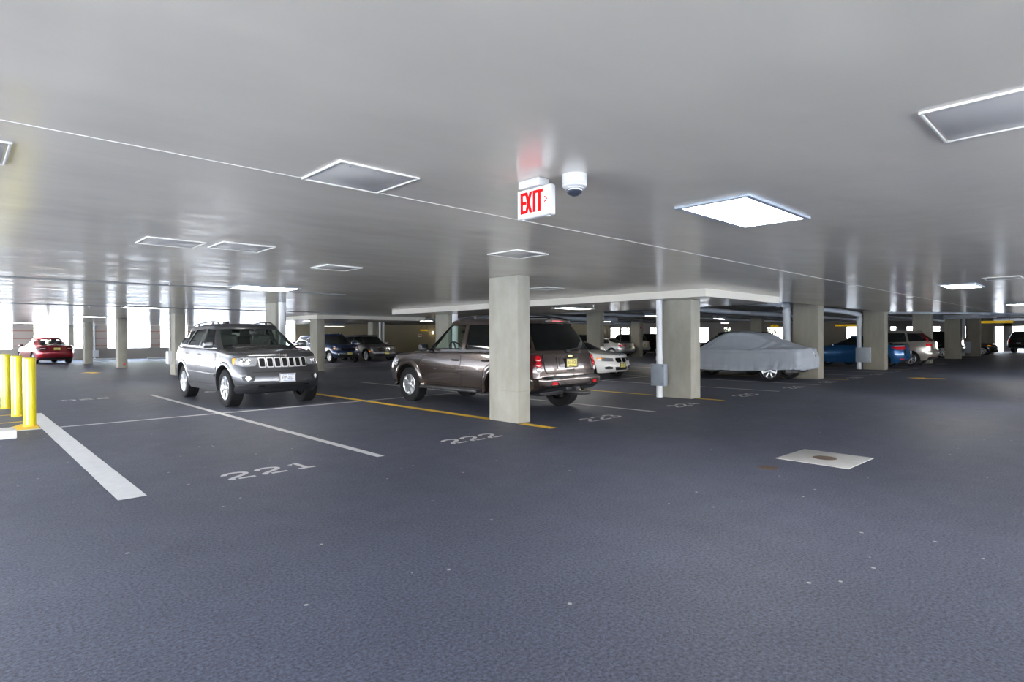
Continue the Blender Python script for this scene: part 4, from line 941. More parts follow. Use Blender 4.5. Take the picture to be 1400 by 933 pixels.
    plain(P, paint=paint('bright_blue_paint', (.014, .09, .25), .4, .25), glass=[M['glass_dark']] * 5, spokes=7, spoke_style='thin')
    P['extra'] = [rear_basic([(-2.2, .46, .95), (-2.2, .48, .82), (-2.0, .84, .80), (-1.8, .88, .93)], 148, .70, M['plate_w'], [(-.7, .24), (-.7, .34), (.7, .34), (.7, .24)], [(-.5, 1.0), (-.5, .62), (.5, .62), (.5, 1.0)], [(-2.2, .48, .99), (-2.2, .48, .955), (-1.9, .84, .945), (-1.9, .84, .98)], 'red', [(.6, .42), (.6, .38), (.76, .38), (.76, .42)]), front_basic(None, [(2, .5, .70), (2, .5, .6), (1.8, .85, .62), (1.75, .87, .74)])]
    make_car('sedan', 'bright blue sedan with red tail lights behind the pillar with box and bent pipe', 'car', (30.9, 8.75, 0), PI / 2, P)
    P = sedan_shape(2.2, 2.3, .90, 1.03, 1.47)
    plain(P, paint=paint('maroon_paint', (.055, .012, .014), .5, .28), glass=[M['glass_mid']] * 5, hollow=True)
    make_car('sedan', 'dark maroon sedan in the row beyond the bright blue sedan', 'car', (33.4, 14.6, 0), -PI / 2, P)
    P = suv_shape(2.15, 2.25, .91, 1.10, 1.68, .28, .99, .5)
    plain(P, paint=paint('champagne_paint', (.44, .41, .36), .65, .3), glass=[M['glass_dark']] * 5)
    P['extra'] = [rear_basic([(-2.1, .64, 1.07), (-2.1, .62, .98), (-2.15, .70, .92), (-1.95, .89, .95), (-1.98, .86, 1.08)], 150, .90, None, [(-.8, .30), (-.82, .44), (.82, .44), (.8, .30)], [(-.60, 1.08), (-.62, .66), (.62, .66), (.60, 1.08)], None, 'red', [(.6, .48), (.6, .44), (.74, .44), (.74, .48)])]
    def tl(root, bvh, cb, P, by):
        for s in (1, -1): decal('pillar_light', [(-2.1, s * y, z) for y, z in [(.67, 1.48), (.72, 1.12), (.82, 1.12), (.73, 1.48)]], 150 * s, cb, M['red'], root, off=.022, rc=.02)
    P['extra'].append(tl)
    make_car('small_suv', 'champagne-coloured SUV with tall red tail lights, right of the bright blue sedan', 'car', (33.3, 8.1, 0), PI / 2, P)
    P = suv_shape(2.3, 2.5, .96, 1.12, 1.75, .30)
    plain(P, paint=paint('black_suv_paint', (.012, .011, .011), .4, .22), glass=[M['glass_dark']] * 5, spokes=5, spoke_style='twin', tire_r=.38, rim_r=.27, wb=2.9, arch_r=.45, extra=[rear_basic([(-2.4, .65, 1.1), (-2.4, .65, .85), (-2.1, .93, .86), (-2.1, .93, 1.1)])])
    make_car('sport_utility_vehicle', 'black SUV with bright alloy wheel between two pillars, right of the champagne-coloured SUV', 'car', (47.3, 9.4, 0), PI / 2, P)
    P = sedan_shape(2.2, 2.3, .90, 1.0, 1.44)
    plain(P, paint=paint('graphite_paint', (.05, .05, .052), .6, .28), glass=[M['glass_dark']] * 5)
    P['extra'] = [front_basic([(-.4, .66), (.4, .66), (.4, .46), (-.4, .46)], [(2, .44, .72), (2, .44, .57), (1.8, .85, .58), (1.7, .88, .73)], [(1.85, .78, .735), (1.85, .80, .68), (1.7, .90, .68), (1.7, .90, .735)], None, .4, None, [(-.6, .25), (-.6, .34), (.6, .34), (.6, .25)], 'chrome')]
    make_car('sedan', 'dark graphite sedan with amber-cornered headlight, nose out beyond the last pillar with a grey box', 'car', (55.3, 8.3, 0), -PI / 2, P)
    P = suv_shape(2.4, 2.6, .96, 1.15, 1.85, .33, 1.08, .22)
    plain(P, paint=paint('dark_green_black_paint', (.016, .017, .016), .4, .3), glass=[M['glass_dark']] * 5, tire_r=.40, arch_r=.47, wb=3.0, extra=[rear_basic([(-2.5, .72, 1.15), (-2.5, .72, .85), (-2.2, .94, .86), (-2.2, .94, 1.15)], 150, .8, M['plate_w'], [(-.9, .42), (-.9, .55), (.9, .55), (.9, .42)], [(-.66, 1.1), (-.66, .72), (.66, .72), (.66, 1.1)])])
    make_car('sport_utility_vehicle', 'tall black SUV at the bright exit opening, cropped by the photo edge', 'car', (66.3, 4.9, 0), R_(-20), P)

# ------------------------------------------------------------------ covered car: the car and the cover are two things
def covered_car():
    loc, rz = (19.45, 9.02, 0), PI / 2
    root = thing('sedan', 'car hidden under the grey cover with only its wheels showing', 'car', loc, rz)
    b = tub(dict(W=.86, K=8, NS=30, r=.05, crown=.03, zb=[(-2.2, .28), (1.9, .24)], zt=[(-2.2, .86), (0, .86), (2.1, .66)], side=[(0, .95), (1, .95)], plan=[(-2.2, .9), (0, 1), (2, .9)], front=[(0, 2.0), (1, 2.0)], rear=[(0, -2.12), (1, -2.12)], ff=(.1, .4, .3), fr=(.05, .3, .3)))
    cut = nb()
    for sx in (1, -1):
        for s in (1, -1): lathe(cut, [(.38, s * .5), (.38, s * 1.2)], 32, 'y', (sx * 1.38, 0, .33), cap=True)
    obj('body', boolean(b, cut), M['gloss_black'], root)
    for sx in (1, -1):
        for s in (1, -1): make_wheel(root, sx * 1.38, s * .86, s, .325, .215, .235, 7, 'thin', M['alloy'], False)
    def top(x, y):
        pr = pchip([(-2.0, 0), (-1.45, .19), (-.80, .45), (-.2, .53), (.15, .50), (.6, .30), (1.2, .0)])
        a = abs(y); t = min(1, max(0, (.84 - a) / .30)); t = t * t * (3 - 2 * t)
        m = .05 * math.exp(-((x - .62) / .10) ** 2 - ((a - .86) / .07) ** 2)
        return pr(x) * t + m
    S = dict(W=.915, K=22, NS=110, VT=44, r=.07, crown=.05,
        zb=[(-2.40, .36), (-2.1, .40), (-1.4, .35), (0, .30), (2, .30)], zt=[(-2.40, .985), (-1.7, 1.01), (-.6, .99), (.9, .96), (1.6, .86), (2.2, .74)],
        side=[(0, .975), (.5, 1.0), (.85, .995), (1, .97)], plan=[(-2.4, .95), (-1.4, 1), (1.2, 1), (2.2, .93)],
        front=[(0, 2.20), (.4, 2.2), (1, 2.12)], rear=[(0, -2.32), (.3, -2.40), (.6, -2.40), (1, -2.33)], ff=(.12, .4, .34), fr=(.06, .22, .20), top=top)
    bm = tub(S)
    bmesh.ops.delete(bm, geom=[f for f in bm.faces if f.normal.z < -.7 and f.calc_center_median().z < .45], context='FACES')
    bm.normal_update()
    mv = {}
    for v in bm.verts:
        p = v.co; side = abs(v.normal.z) < .5
        if side:      # vertical drape folds, stronger near the hem and the tail
            k = max(0, (.75 - p.z) / .45); tail = math.exp(-((p.x + 2.2) / .55) ** 2)
            q = Vector((p.x * 5 + p.y * 5, p.z * 1.3 + p.x * 1.5, .3))
            d = (noise.noise(q) * .036 + noise.noise(q * 2.3) * .018) * (.3 + k) + noise.noise(Vector((p.x * 16 + p.y * 16, p.z * 5 - p.x * 3, 2))) * .075 * tail * min(1, k * 1.3)
        else:         # tension folds radiating over the roof
            q = Vector((p.x * 2.0 + p.z * 3.0, p.y * 3.5 - p.x * 1.5, 1.0))
            d = (1 - abs(noise.noise(q)) * 2) * .034 + noise.noise(q * 2.7) * .014
        if p.z < .46: d += .012
        mv[v] = p + v.normal * d + Vector((0, 0, .018 * noise.noise(Vector((p.x * 3, p.y * 3, 5))) if p.z < .46 else 0))
    for v, p in mv.items(): v.co = p
    bvh = BVHTree.FromBMesh(bm)
    cv = obj('car_cover', bm, M['cover'], angle=70)
    tag(cv, 'grey fitted cloth cover draped over a car right of the pillar with the galvanised box', 'car cover', loc=loc, rz=rz)
    sm = nb()
    for xs in (-1.45, -.1, 1.2):
        pts = []
        for z in [.40 + i * .05 for i in range(12)]:
            co, no, i, d = bvh.ray_cast(Vector((xs, 3, z)), Vector((0, -1, 0)))
            if co is not None: pts.append(co + no * .001)
        if len(pts) > 2: tube(sm, pts, .004, 5)
    pts = []
    for k in range(60):
        x = -2.25 + k * 4.3 / 59
        co, no, i, d = bvh.ray_cast(Vector((x, 3, pchip(S['zt'])(x) - .075)), Vector((0, -1, 0)))
        if co is not None: pts.append(co + no * .001)
    tube(sm, pts, .005, 5)
    obj('stitched_seam', sm, M['cover'], cv)
    a, no = hit(bvh, (-2.4, -.12, .84), 180)
    d = decal('printed_crest', [(-2.4, y, z) for y, z in [(-.08, .95), (-.20, .93), (-.24, .80), (-.16, .74), (-.07, .80)]], 180, bvh, M['white_plastic'], cv, off=.004, rc=.02)
    decal('crest_ink', [(-2.4, y, z) for y, z in [(-.12, .86), (-.20, .84), (-.21, .77), (-.16, .755), (-.11, .80)]], 180, bvh, M['ink'], d, off=.007, rc=.015)  # dark ink part of the printed crest
# ------------------------------------------------------------------ setting
def setting():
    bm = nb(); box(bm, (33.75, 22, -.1), (76.5, 56, .2)); fl = struct('floor', bm, M['asphalt'])
    bm = nb()
    poly = [(-4.5, -6), (40, -6), (36.5, 1.0), (34, 2.9), (29, 5.6), (27.5, 6.75), (17.5, 6.75), (17.5, 50), (-4.5, 50)]
    prism(bm, poly, H, H + .14); struct('ceiling', bm, M['ceiling'])
    bm = nb(); box(bm, (33.75, 22, SLAB + .12), (76.5, 56, .24)); struct('ceiling_slab', bm, M['slab'])
    # expansion joint bead across the smooth ceiling
    bm = nb(); box(bm, (15, 3.62, H - .001), (38, .009, .004)); struct('trim_1', bm, M['panel_frame'])
    # dropped soffits
    for i, (x0, x1, y0, y1, z0) in enumerate([(11.40, 15.24, 6.0, 18.0, 2.25), (11.16, 16.7, 23.4, 26.6, 2.25)]):
        bm = nb(); box(bm, ((x0 + x1) / 2, (y0 + y1) / 2, (z0 + H) / 2 + .004), (x1 - x0, y1 - y0, H - z0 + .006))
        for f in bm.faces: f.material_index = 1 if f.normal.z < -.5 else 0
        o = struct('ceiling_drop', bm, [M['fascia'], M['ceiling']])
    # far left wall with openings
    def wall(name, parts, mat, m4=None):
        bm = nb()
        for c, s in parts: box(bm, c, s)
        if m4 is not None: xform(bm, m4)
        return struct(name, bm, mat)
    YW = 50.0
    wall('wall_left', [((4.5, YW + .15, .40), (34.7, .3, .80))], M['wall_grey'])
    for i, (a, b) in enumerate([(-8.8, -7.9), (-4.9, -3.9), (-1.0, .05), (2.99, 4.06), (5.93, 6.21), (7.2, 8.12), (10.77, 11.44), (13.28, 13.75), (16.4, 17.2), (19.4, 19.9)]):
        bm = nb(); box(bm, ((a + b) / 2, YW + .12, (.8 + H) / 2), (b - a, .5, H - .8)); struct('wall_pier', bm, M['masonry'] if b - a > .3 else M['concrete'])
    wall('wall_back', [((33.2, YW + .15, SLAB / 2), (22.7, .3, SLAB))], M['wall_beige'])
    wall('wall_return', [((44.5, 41.6, SLAB / 2), (.3, 17.2, SLAB))], M['wall_beige'])
    # diagonal window wall
    P, Q = Vector((44.5, 33.0, 0)), Vector((66.0, 9.0, 0)); L = (Q - P).length
    m4 = frame((Q - P), Vector((0, 0, 1)).cross(Q - P), P)
    ops = [(.0, .95), (1.05, 1.85), (3.7, 4.75), (5.2, 6.45), (8.2, 9.1), (10.4, 11.05), (14.3, 16.0), (18.3, 18.9), (21.3, 22.45), (25.1, 25.7), (26.5, 27.5), (28.6, 29.5), (31.2, 31.9)]
    parts = [((L / 2, .15, .45), (L, .3, .9)), ((L / 2, .15, (2.3 + SLAB) / 2), (L, .3, SLAB - 2.3))]
    prev = -.3
    for a, b in ops + [(L + .3, 0)]:
        parts.append((((prev + a) / 2, .15, 1.6), (a - prev, .3, 1.4))); prev = b
    wall('wall_diagonal', parts, M['wall_grey'], m4)
    for i, (a, b) in enumerate(ops):
        bm = nb()
        for c, s in (((a + .025, .12, 1.6), (.05, .08, 1.4)), ((b - .025, .12, 1.6), (.05, .08, 1.4)), (((a + b) / 2, .12, 2.05), (b - a, .06, .05)), (((a + b) / 2, .12, .925), (b - a, .08, .05))): box(bm, c, s)
        w = struct('window_%d' % (i + 1), xform(bm, m4), M['conduit'])
    # right-hand end wall with the exit
    parts = [((68, 9.15, SLAB / 2), (4.2, .3, SLAB)), ((70.15, 8.6, SLAB / 2), (.3, 1.2, SLAB)), ((70.15, 7.1, SLAB / 2), (.3, .60, SLAB)), ((70.15, -4, SLAB / 2), (.3, 4.0, SLAB)), ((70.15, 3.4, 2.55), (.3, 10.8, .5))]
    wall('wall_right', parts, M['wall_grey'])
    wall('wall_behind', [((52, -5.85, SLAB / 2), (36, .3, SLAB)), ((23, -5.85, .35), (22, .3, .7)), ((12.3, -5.85, H / 2), (.6, .3, H)), ((18.0, -5.85, H / 2), (.6, .3, H)), ((25.8, -5.85, H / 2), (.6, .3, H))], M['wall_grey'])
    bm = nb(); box(bm, (30, 20, -.35), (300, 300, .2)); struct('ground', bm, M['ground'])
    return fl

def pillars():
    def pillar(x, y, w, d, top, label, mat='concrete', group='concrete pillars', band=None):
        bm = nb(); box(bm, (w / 2, d / 2, top / 2), (w, d, top), .018, seg=2)
        o = obj('concrete_pillar', bm, M[mat]); tag(o, label, 'pillar', group, (x, y, 0))
        if band:
            b2 = nb(); box(b2, (w / 2, d / 2, band), (w + .004, d + .004, .008)); obj('form_joint', b2, M['concrete_dark'], o)
        return o
    pillar(6.62, 6.74, .29, .70, H, 'pale concrete pillar beside the brown SUV, nearest of all the pillars', band=.52)
    pillar(12.03, 6.68, .42, .85, 2.25, 'concrete pillar with galvanised box and white conduit, under the ceiling drop')
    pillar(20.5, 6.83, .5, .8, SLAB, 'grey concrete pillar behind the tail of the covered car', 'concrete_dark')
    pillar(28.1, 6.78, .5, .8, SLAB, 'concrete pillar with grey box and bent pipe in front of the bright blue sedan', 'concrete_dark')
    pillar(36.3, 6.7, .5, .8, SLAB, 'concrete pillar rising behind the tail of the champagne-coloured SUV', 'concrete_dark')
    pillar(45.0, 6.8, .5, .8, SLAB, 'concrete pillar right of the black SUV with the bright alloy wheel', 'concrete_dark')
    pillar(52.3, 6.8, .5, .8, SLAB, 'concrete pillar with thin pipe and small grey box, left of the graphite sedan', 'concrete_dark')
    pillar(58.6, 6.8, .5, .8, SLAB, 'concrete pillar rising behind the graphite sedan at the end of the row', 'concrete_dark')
    pillar(6.55, 16.3, .29, .70, H, 'concrete pillar with a fat white pipe, behind the roof of the silver-grey SUV')
    pillar(11.4, 23.9, .35, .70, 2.25, 'concrete pillar under the far ceiling drop, in front of the navy blue crossover')
    pillar(6.32, 25.43, .38, .70, H, 'concrete pillar just left of the silver-grey SUV with a box on its side')
    pillar(5.98, 34.0, .38, .70, H, 'slim far pillar with an orange mark at its foot, in front of the left openings')
    pillar(5.66, 41.5, .38, .70, H, 'slim far pillar right beside the dark red sedan')
    pillar(12.75, 16.5, .40, .75, 2.25, 'concrete pillar with a white pipe, behind the windshield of the brown SUV')
    pillar(21.5, 16.5, .30, .80, SLAB, 'weathered pillar rising above the white sedan with kidney grilles', 'concrete_dark')
    pillar(38.95, 16.5, .40, .75, SLAB, 'far pillar seen above the roof of the covered car', 'concrete_dark')
    p = pillar(36.35, 24.3, .42, .75, SLAB, 'weathered pillar with small red alarm, right of the silver coupe', 'concrete_dark')
    bm = nb(); box(bm, (0, 0, 2.12), (.10, .05, .14), .01); tag(obj('fire_alarm', bm, M['red']), 'small red fire alarm on the pillar right of the silver coupe', 'alarm', loc=(36.45, 24.275, 0))
    pillar(24.0, 40.7, .4, .75, SLAB, 'far pillar with twin white pipes above the dark grey crossover')
    bm = nb(); box(bm, (0, 0, 0), (.10, .012, .10), .004); tag(obj('reflector_marker', bm, M['red']), 'orange-red marker near the foot of a slim far pillar', 'marker', loc=(6.22, 33.994, .18))

def services():
    def pipe(name, pts, r, mat, label, cat='pipe', group=None, collars=()):
        bm = nb(); tube(bm, pts, r, 14); o = obj(name, bm, M[mat]); tag(o, label, cat, group)
        for c, d in collars:
            b2 = nb(); c = Vector(c); d = Vector(d); tube(b2, [c - d * .05, c + d * .05], r * 1.18, 14); obj('collar', b2, M[mat], o)
        return o
    def junction(x, y, z, sx, sy, sz, label, mat='box', group='grey junction boxes'):
        bm = nb(); box(bm, (0, 0, 0), (sx, sy, sz), .006); o = obj('junction_box', bm, M[mat]); tag(o, label, 'junction box', group, (x, y, z))
        for a in (-1, 1):
            for b in (-1, 1):
                b2 = nb(); box(b2, (-sx / 2 - .008, a * (sy / 2 - .04), b * (sz / 2 - .05)), (.006, .022, .022), .003); obj('screw', b2, M['trim'], o)
        b3 = nb(); box(b3, (-sx / 2 - .003, 0, 0), (.006, sy - .012, sz - .012), .002); obj('cover_plate', b3, M[mat], o)
        return o
    Z = (0, 0, 1)
    # conduit and box on the second pillar
    pipe('conduit', [(11.94, 7.44, 0), (11.94, 7.44, 2.25)], .07, 'conduit', 'white conduit running up the pillar under the ceiling drop', 'conduit', collars=[((11.94, 7.44, .90), Z)])
    junction(11.795, 7.36, .53, .14, .36, .50, 'galvanised square junction box low on the pillar under the ceiling drop')
    # big drain by the third pillar: vertical, elbow, horizontal run
    pipe('drain_pipe', [(20.6, 7.86, 0), (20.6, 7.86, 2.36), (20.57, 7.86, 2.44), (20.5, 7.86, 2.50), (20.38, 7.86, 2.53), (17.6, 7.86, 2.545)], .125, 'pipe', 'fat grey drain pipe bending down beside the pillar behind the covered car', collars=[((20.6, 7.86, 2.25), Z), ((19.9, 7.86, 2.535), (1, 0, 0))])
    pipe('drain_pipe', [(28.2, 7.75, 0), (28.2, 7.75, 2.22), (28.17, 7.75, 2.30), (28.05, 7.75, 2.36), (26.6, 7.95, 2.46), (23.5, 8.6, 2.52)], .10, 'pipe', 'grey drain pipe with bent top beside the pillar at the bright blue sedan', collars=[((28.2, 7.75, 2.1), Z), ((27.0, 7.9, 2.44), (-1, .1, .05))])
    junction(28.02, 7.55, .62, .14, .55, .62, 'grey square junction box low on the pillar at the bright blue sedan')
    pipe('conduit', [(52.2, 7.72, 0), (52.2, 7.72, SLAB)], .11, 'pipe', 'thin grey pipe up the far pillar left of the graphite sedan', 'conduit')
    junction(51.99, 7.62, .62, .16, .75, .80, 'small grey junction box low on the far pillar left of the graphite sedan')
    pipe('drain_pipe', [(6.69, 16.16, 0), (6.69, 16.16, H)], .10, 'conduit', 'fat white pipe against the pillar behind the roof of the silver-grey SUV')
    pipe('drain_pipe', [(12.93, 16.34, 0), (12.93, 16.34, 2.25)], .10, 'conduit', 'white pipe against the pillar behind the windshield of the brown SUV')
    pipe('conduit', [(6.275, 25.98, .94), (6.275, 25.98, H)], .03, 'conduit', 'thin white conduit down the pillar left of the silver-grey SUV', 'conduit')
    junction(6.245, 25.95, .68, .14, .34, .50, 'pale junction box low on the pillar left of the silver-grey SUV', 'conduit')
    pipe('conduit', [(7.35, 49.80, 0), (7.35, 49.80, H)], .05, 'conduit', 'white conduit down the masonry pier behind the slim far pillars', 'conduit')
    junction(7.35, 49.65, .45, .42, .16, .46, 'pale junction box at the foot of the masonry pier behind the slim far pillars', 'conduit')
    for x in (24.55, 24.85): pipe('drain_pipe', [(x, 40.5, 0), (x, 40.5, SLAB)], .10, 'conduit', 'one of twin white pipes by the far pillar above the dark grey crossover', group='twin white pipes')
    # overhead runs under the rough slab
    runs = [((17.6, 9.6, 2.62), (62, 9.6, 2.62), .055, 'pipe_dark', 'dark ceiling pipe running over the first row of parked cars'),
            ((17.6, 12.2, 2.55), (44, 12.2, 2.55), .10, 'pipe', 'pale fat ceiling pipe above the bright blue and maroon sedans'),
            ((17.6, 15.3, 2.62), (60, 15.3, 2.62), .05, 'pipe_dark', 'dark ceiling pipe along the middle pillars'),
            ((18.5, 18.2, 2.60), (52, 18.2, 2.60), .07, 'pipe', 'pale ceiling pipe over the second drive lane'),
            ((17.6, 21.4, 2.50), (29.5, 21.4, 2.50), .14, 'pipe', 'short fat pale pipe ending above the silver coupe'),
            ((17.6, 23.9, 2.62), (42, 23.9, 2.62), .05, 'pipe_dark', 'dark ceiling pipe above the silver coupe'),
            ((17.6, 29.0, 2.58), (42, 29.0, 2.58), .09, 'pipe', 'pale ceiling pipe above the far hatchback'),
            ((23.0, 10.8, 2.735), (23.0, 33.0, 2.735), .06, 'pipe_dark', 'dark ceiling pipe crossing above the black car'),
            ((30.5, 10.0, 2.735), (30.5, 35.0, 2.735), .06, 'pipe_dark', 'dark ceiling pipe crossing above the maroon sedan'),
            ((29.3, 6.66, 2.56), (37.2, 1.2, 2.56), .09, 'pipe_dark', 'dark pipe along the edge of the smooth ceiling, toward the exit'),
            ((31.0, 7.7, 2.50), (40.0, 1.6, 2.50), .06, 'pipe', 'pale pipe beside the dark pipe along the edge of the smooth ceiling'),
            ((37.0, 4.8, 2.52), (52.0, 2.6, 2.52), .10, 'pipe', 'white pipe slanting over the drive lane toward the exit'),
            ((44.75, 7.6, 2.60), (44.4, 5.0, 2.60), .13, 'conduit', 'short pale duct across the drive lane before the yellow clearance sign')]
    for a, b, r, mt, lb in runs:
        d = (Vector(b) - Vector(a)); n = max(1, int(d.length / 6)); dn = d.normalized()
        pipe('ceiling_pipe', [a, b], r, mt, lb, collars=[(Vector(a) + d * (k + .5) / n, dn) for k in range(n)])
    bm = nb(); tube(bm, [(-4, 12.0, 2.375), (6.4, 12.0, 2.375)], .016, 8); tag(obj('ceiling_conduit', bm, M['pipe_dark']), 'thin dark conduit under the smooth ceiling toward the left openings', 'conduit')
    bm = nb(); tube(bm, [(-4, 20.5, 2.375), (11.1, 20.5, 2.375)], .016, 8); tag(obj('ceiling_conduit', bm, M['pipe_dark']), 'second thin dark conduit, further under the smooth ceiling', 'conduit')

def ceiling_things():
    G1 = 'recessed ceiling light panels'
    def light(x, y, z, label, sx=1.2, sy=.6, mat='light', group=G1, drop=.0):
        if drop and mat == 'light': mat = 'strip'
        t = thing('ceiling_light', label, 'ceiling light', (x, y, z - drop), 0, group)
        bm = nb(); w = .045
        for c, s in (((0, sy / 2 - w / 2, -.008), (sx, w, .022)), ((0, -sy / 2 + w / 2, -.008), (sx, w, .022)), ((sx / 2 - w / 2, 0, -.008), (w, sy - 2 * w, .022)), ((-sx / 2 + w / 2, 0, -.008), (w, sy - 2 * w, .022))): box(bm, c, s, .004)
        if drop: box(bm, (0, 0, drop / 2), (sx, sy, drop - .012), .004)
        obj('frame', bm, M['box'], t)
        bm = nb(); box(bm, (0, 0, -.010), (sx - 2 * w + .002, sy - 2 * w + .002, .012)); obj('diffuser', bm, M[mat], t)
    light(4.72, 2.13, H, 'large lit ceiling panel right of the exit sign')
    light(14.80, 2.22, H, 'lit ceiling panel high on the right, second along the drive lane')
    light(24.90, 2.25, H, 'lit ceiling panel at the right edge, third along the drive lane')
    light(4.53, 11.72, H, 'lit ceiling panel above the front of the silver-grey SUV')
    light(4.50, 21.45, H, 'lit ceiling panel left of the pillar beside the silver-grey SUV')
    light(4.45, 31.2, H, 'lit ceiling panel above the slim far pillars')
    light(3.0, 44.5, H, 'lit ceiling panel over the dark red sedan by the left wall', 1.6)
    light(12.95, 10.9, 2.25, 'lit panel under the near ceiling drop, above the brown SUV')
    light(15.33, 19.4, SLAB, 'hanging strip light behind the near ceiling drop', 1.2, .3, drop=.42, group='hanging strip lights')
    light(26.9, 17.2, SLAB, 'hanging strip light left of the pillar with the galvanised box', 1.2, .3, drop=.25, group='hanging strip lights')
    light(34.4, 17.2, SLAB, 'hanging strip light above the covered car', 1.2, .3, drop=.25, group='hanging strip lights')
    light(20.8, 41.0, SLAB, 'warm hanging strip light on the beige back wall side, above the navy blue crossover', 1.9, .4, 'light_warm', 'hanging strip lights', drop=.45)
    light(14.8, 31.5, H, 'lit ceiling panel just left of the pillar under the far ceiling drop')
    light(21.5, 30.2, SLAB, 'hanging strip light above the dark grey crossover', 1.2, .3, 'light', 'hanging strip lights', drop=.3)
    light(45.0, 22.0, SLAB, 'far hanging strip light added for fill, beyond the bright blue sedan', 1.2, .3, drop=.25, group='hanging strip lights')  # added lamp, lifts the ambient level of the dim back area
    light(47.0, 13.0, SLAB, 'far hanging strip light added for fill, beyond the champagne-coloured SUV', 1.2, .3, drop=.25, group='hanging strip lights')  # extra lamp put in to brighten the far right bays
    light(33.5, 25.2, SLAB, 'far hanging strip light added for fill, above the silver coupe', 1.2, .3, drop=.25, group='hanging strip lights')  # extra lamp put in to brighten the bays round the coupe
    def hatch(x, y, label, sx=.55, sy=.52):
        t = thing('access_panel', label, 'access panel', (x, y, H), 0, 'square ceiling access panels')
        bm = nb(); w = .014
        for c, s in (((0, sy / 2 - w / 2, -.004), (sx, w, .016)), ((0, -sy / 2 + w / 2, -.004), (sx, w, .016)), ((sx / 2 - w / 2, 0, -.004), (w, sy - 2 * w, .016)), ((-sx / 2 + w / 2, 0, -.004), (w, sy - 2 * w, .016))): box(bm, c, s, .003)
        obj('frame', bm, M['panel_frame'], t)
        bm = nb(); box(bm, (0, 0, -.001), (sx - .05, sy - .05, .012), .002); obj('panel_door', bm, M['panel'], t)
        for a, b in ((-.18, -.2), (.18, -.2), (0, -.2)):
            bm = nb(); lathe(bm, [(.001, -.010), (.008, -.009), (.008, -.006)], 8, 'z', (a, b, 0)); obj('latch', bm, M['chrome'], t)
    hatch(1.90, 3.36, 'square ceiling access panel upper left of the exit sign, nearest one on the joint line')
    hatch(1.70, 6.96, 'flat ceiling access panel left of its close twin, above the silver-grey SUV')
    hatch(2.35, 6.77, 'ceiling access panel touching its close twin on the right, above the silver-grey SUV')
    hatch(4.03, 7.82, 'small far ceiling access panel between the silver-grey SUV and the nearest pillar')
    hatch(5.01, 5.09, 'ceiling access panel above the nearest concrete pillar')
    hatch(-.03, 4.25, 'ceiling access panel cut by the left edge of the photo')
    hatch(3.50, .34, 'large ceiling access panel at the right edge of the photo', .58, .60)
    hatch(13.35, 1.42, 'thin far ceiling access panel right of the second lit panel')
    hatch(8.9, 8.2, 'faint ceiling access panel above the roof of the brown SUV')
    # exit sign
    t = thing('exit_sign', 'white exit sign with red letters and right chevron hanging from the ceiling', 'exit sign', (2.755, 2.63, H))
    bm = nb(); box(bm, (0, 0, -.15), (.048, .305, .195), .012, seg=3); obj('housing', bm, M['white_plastic'], t)
    bm = nb(); box(bm, (-.0235, 0, -.15), (.006, .288, .178), .003); face = obj('sign_face', bm, M['exit_face'], t)
    bm = nb(); box(bm, (0, .02, -.026), (.10, .19, .052), .008); obj('canopy', bm, M['white_plastic'], t)
    bm = nb()
    def bar(x, y, w, h, a=0, sh=0):
        vs = box(bm, (0, 0, len(bm.verts) * .00006), (w, h, .003))
        for v in vs:
            v.co.x += sh * v.co.y
        m = Matrix.Translation((x, y, 0)) @ Matrix.Rotation(a, 4, 'Z')
        for v in vs: v.co = m @ v.co
    hh = .138; e = .022
    x = -.098
    bar(x, 0, e, hh); [bar(x + .018, yy, .050, e * .9) for yy in (hh / 2 - e * .45, 0, -hh / 2 + e * .45)]
    x = -.034
    bar(x, 0, e, hh, 0, .32); bar(x, 0, e, hh, 0, -.32)
    bar(.018, 0, e, hh)
    bar(.064, 0, e, hh); bar(.064, hh / 2 - e * .45, .062, e * .9)
    xform(bm, frame((0, -1, 0), (0, 0, 1), (-.0275, .006, -.145))); obj('exit_lettering', bm, M['exit_red'], face, smooth=False)
    bm = nb()
    for sg in (1, -1):
        vs = box(bm, (0, 0, 0), (.028, .007, .003)); m = Matrix.Translation((.116, sg * .0085, 0)) @ Matrix.Rotation(-sg * .75, 4, 'Z')
        for v in vs: v.co = m @ v.co
    xform(bm, frame((0, -1, 0), (0, 0, 1), (-.0275, .006, -.145))); obj('chevron', bm, M['exit_red'], face, smooth=False)
    bm = nb()
    for yy in (-.11, .11): lathe(bm, [(.001, -.254), (.012, -.253), (.012, -.245)], 10, 'z', (0, yy, 0))
    obj('screw_cap', bm, M['white_plastic'], t)
    # dome camera
    t = thing('dome_camera', 'white ceiling dome camera with smoked bubble right of the exit sign', 'camera', (2.85, 2.385, H))
    bm = nb(); lathe(bm, [(.001, 0), (.078, 0), (.078, -.062), (.075, -.075), (.066, -.083), (.060, -.085), (.001, -.085)], 40); obj('mount', bm, M['white_plastic'], t)
    bm = nb(); lathe(bm, [(.0785, -.06), (.0792, -.062), (.0785, -.064)], 40); obj('seam_ring', bm, M['box'], t)
    bm = nb(); lathe(bm, [(.053, -.08)] + [(.053 * math.cos(a), -.090 - .045 * math.sin(a)) for a in [PI / 2 * k / 10 for k in range(10)]] + [(.001, -.135)], 32); dm = obj('dome', bm, M['dome'], t)
    bm = nb(); lathe(bm, [(.060, -.084), (.061, -.090), (.054, -.094)], 32); obj('dome_collar', bm, M['white_plastic'], t)
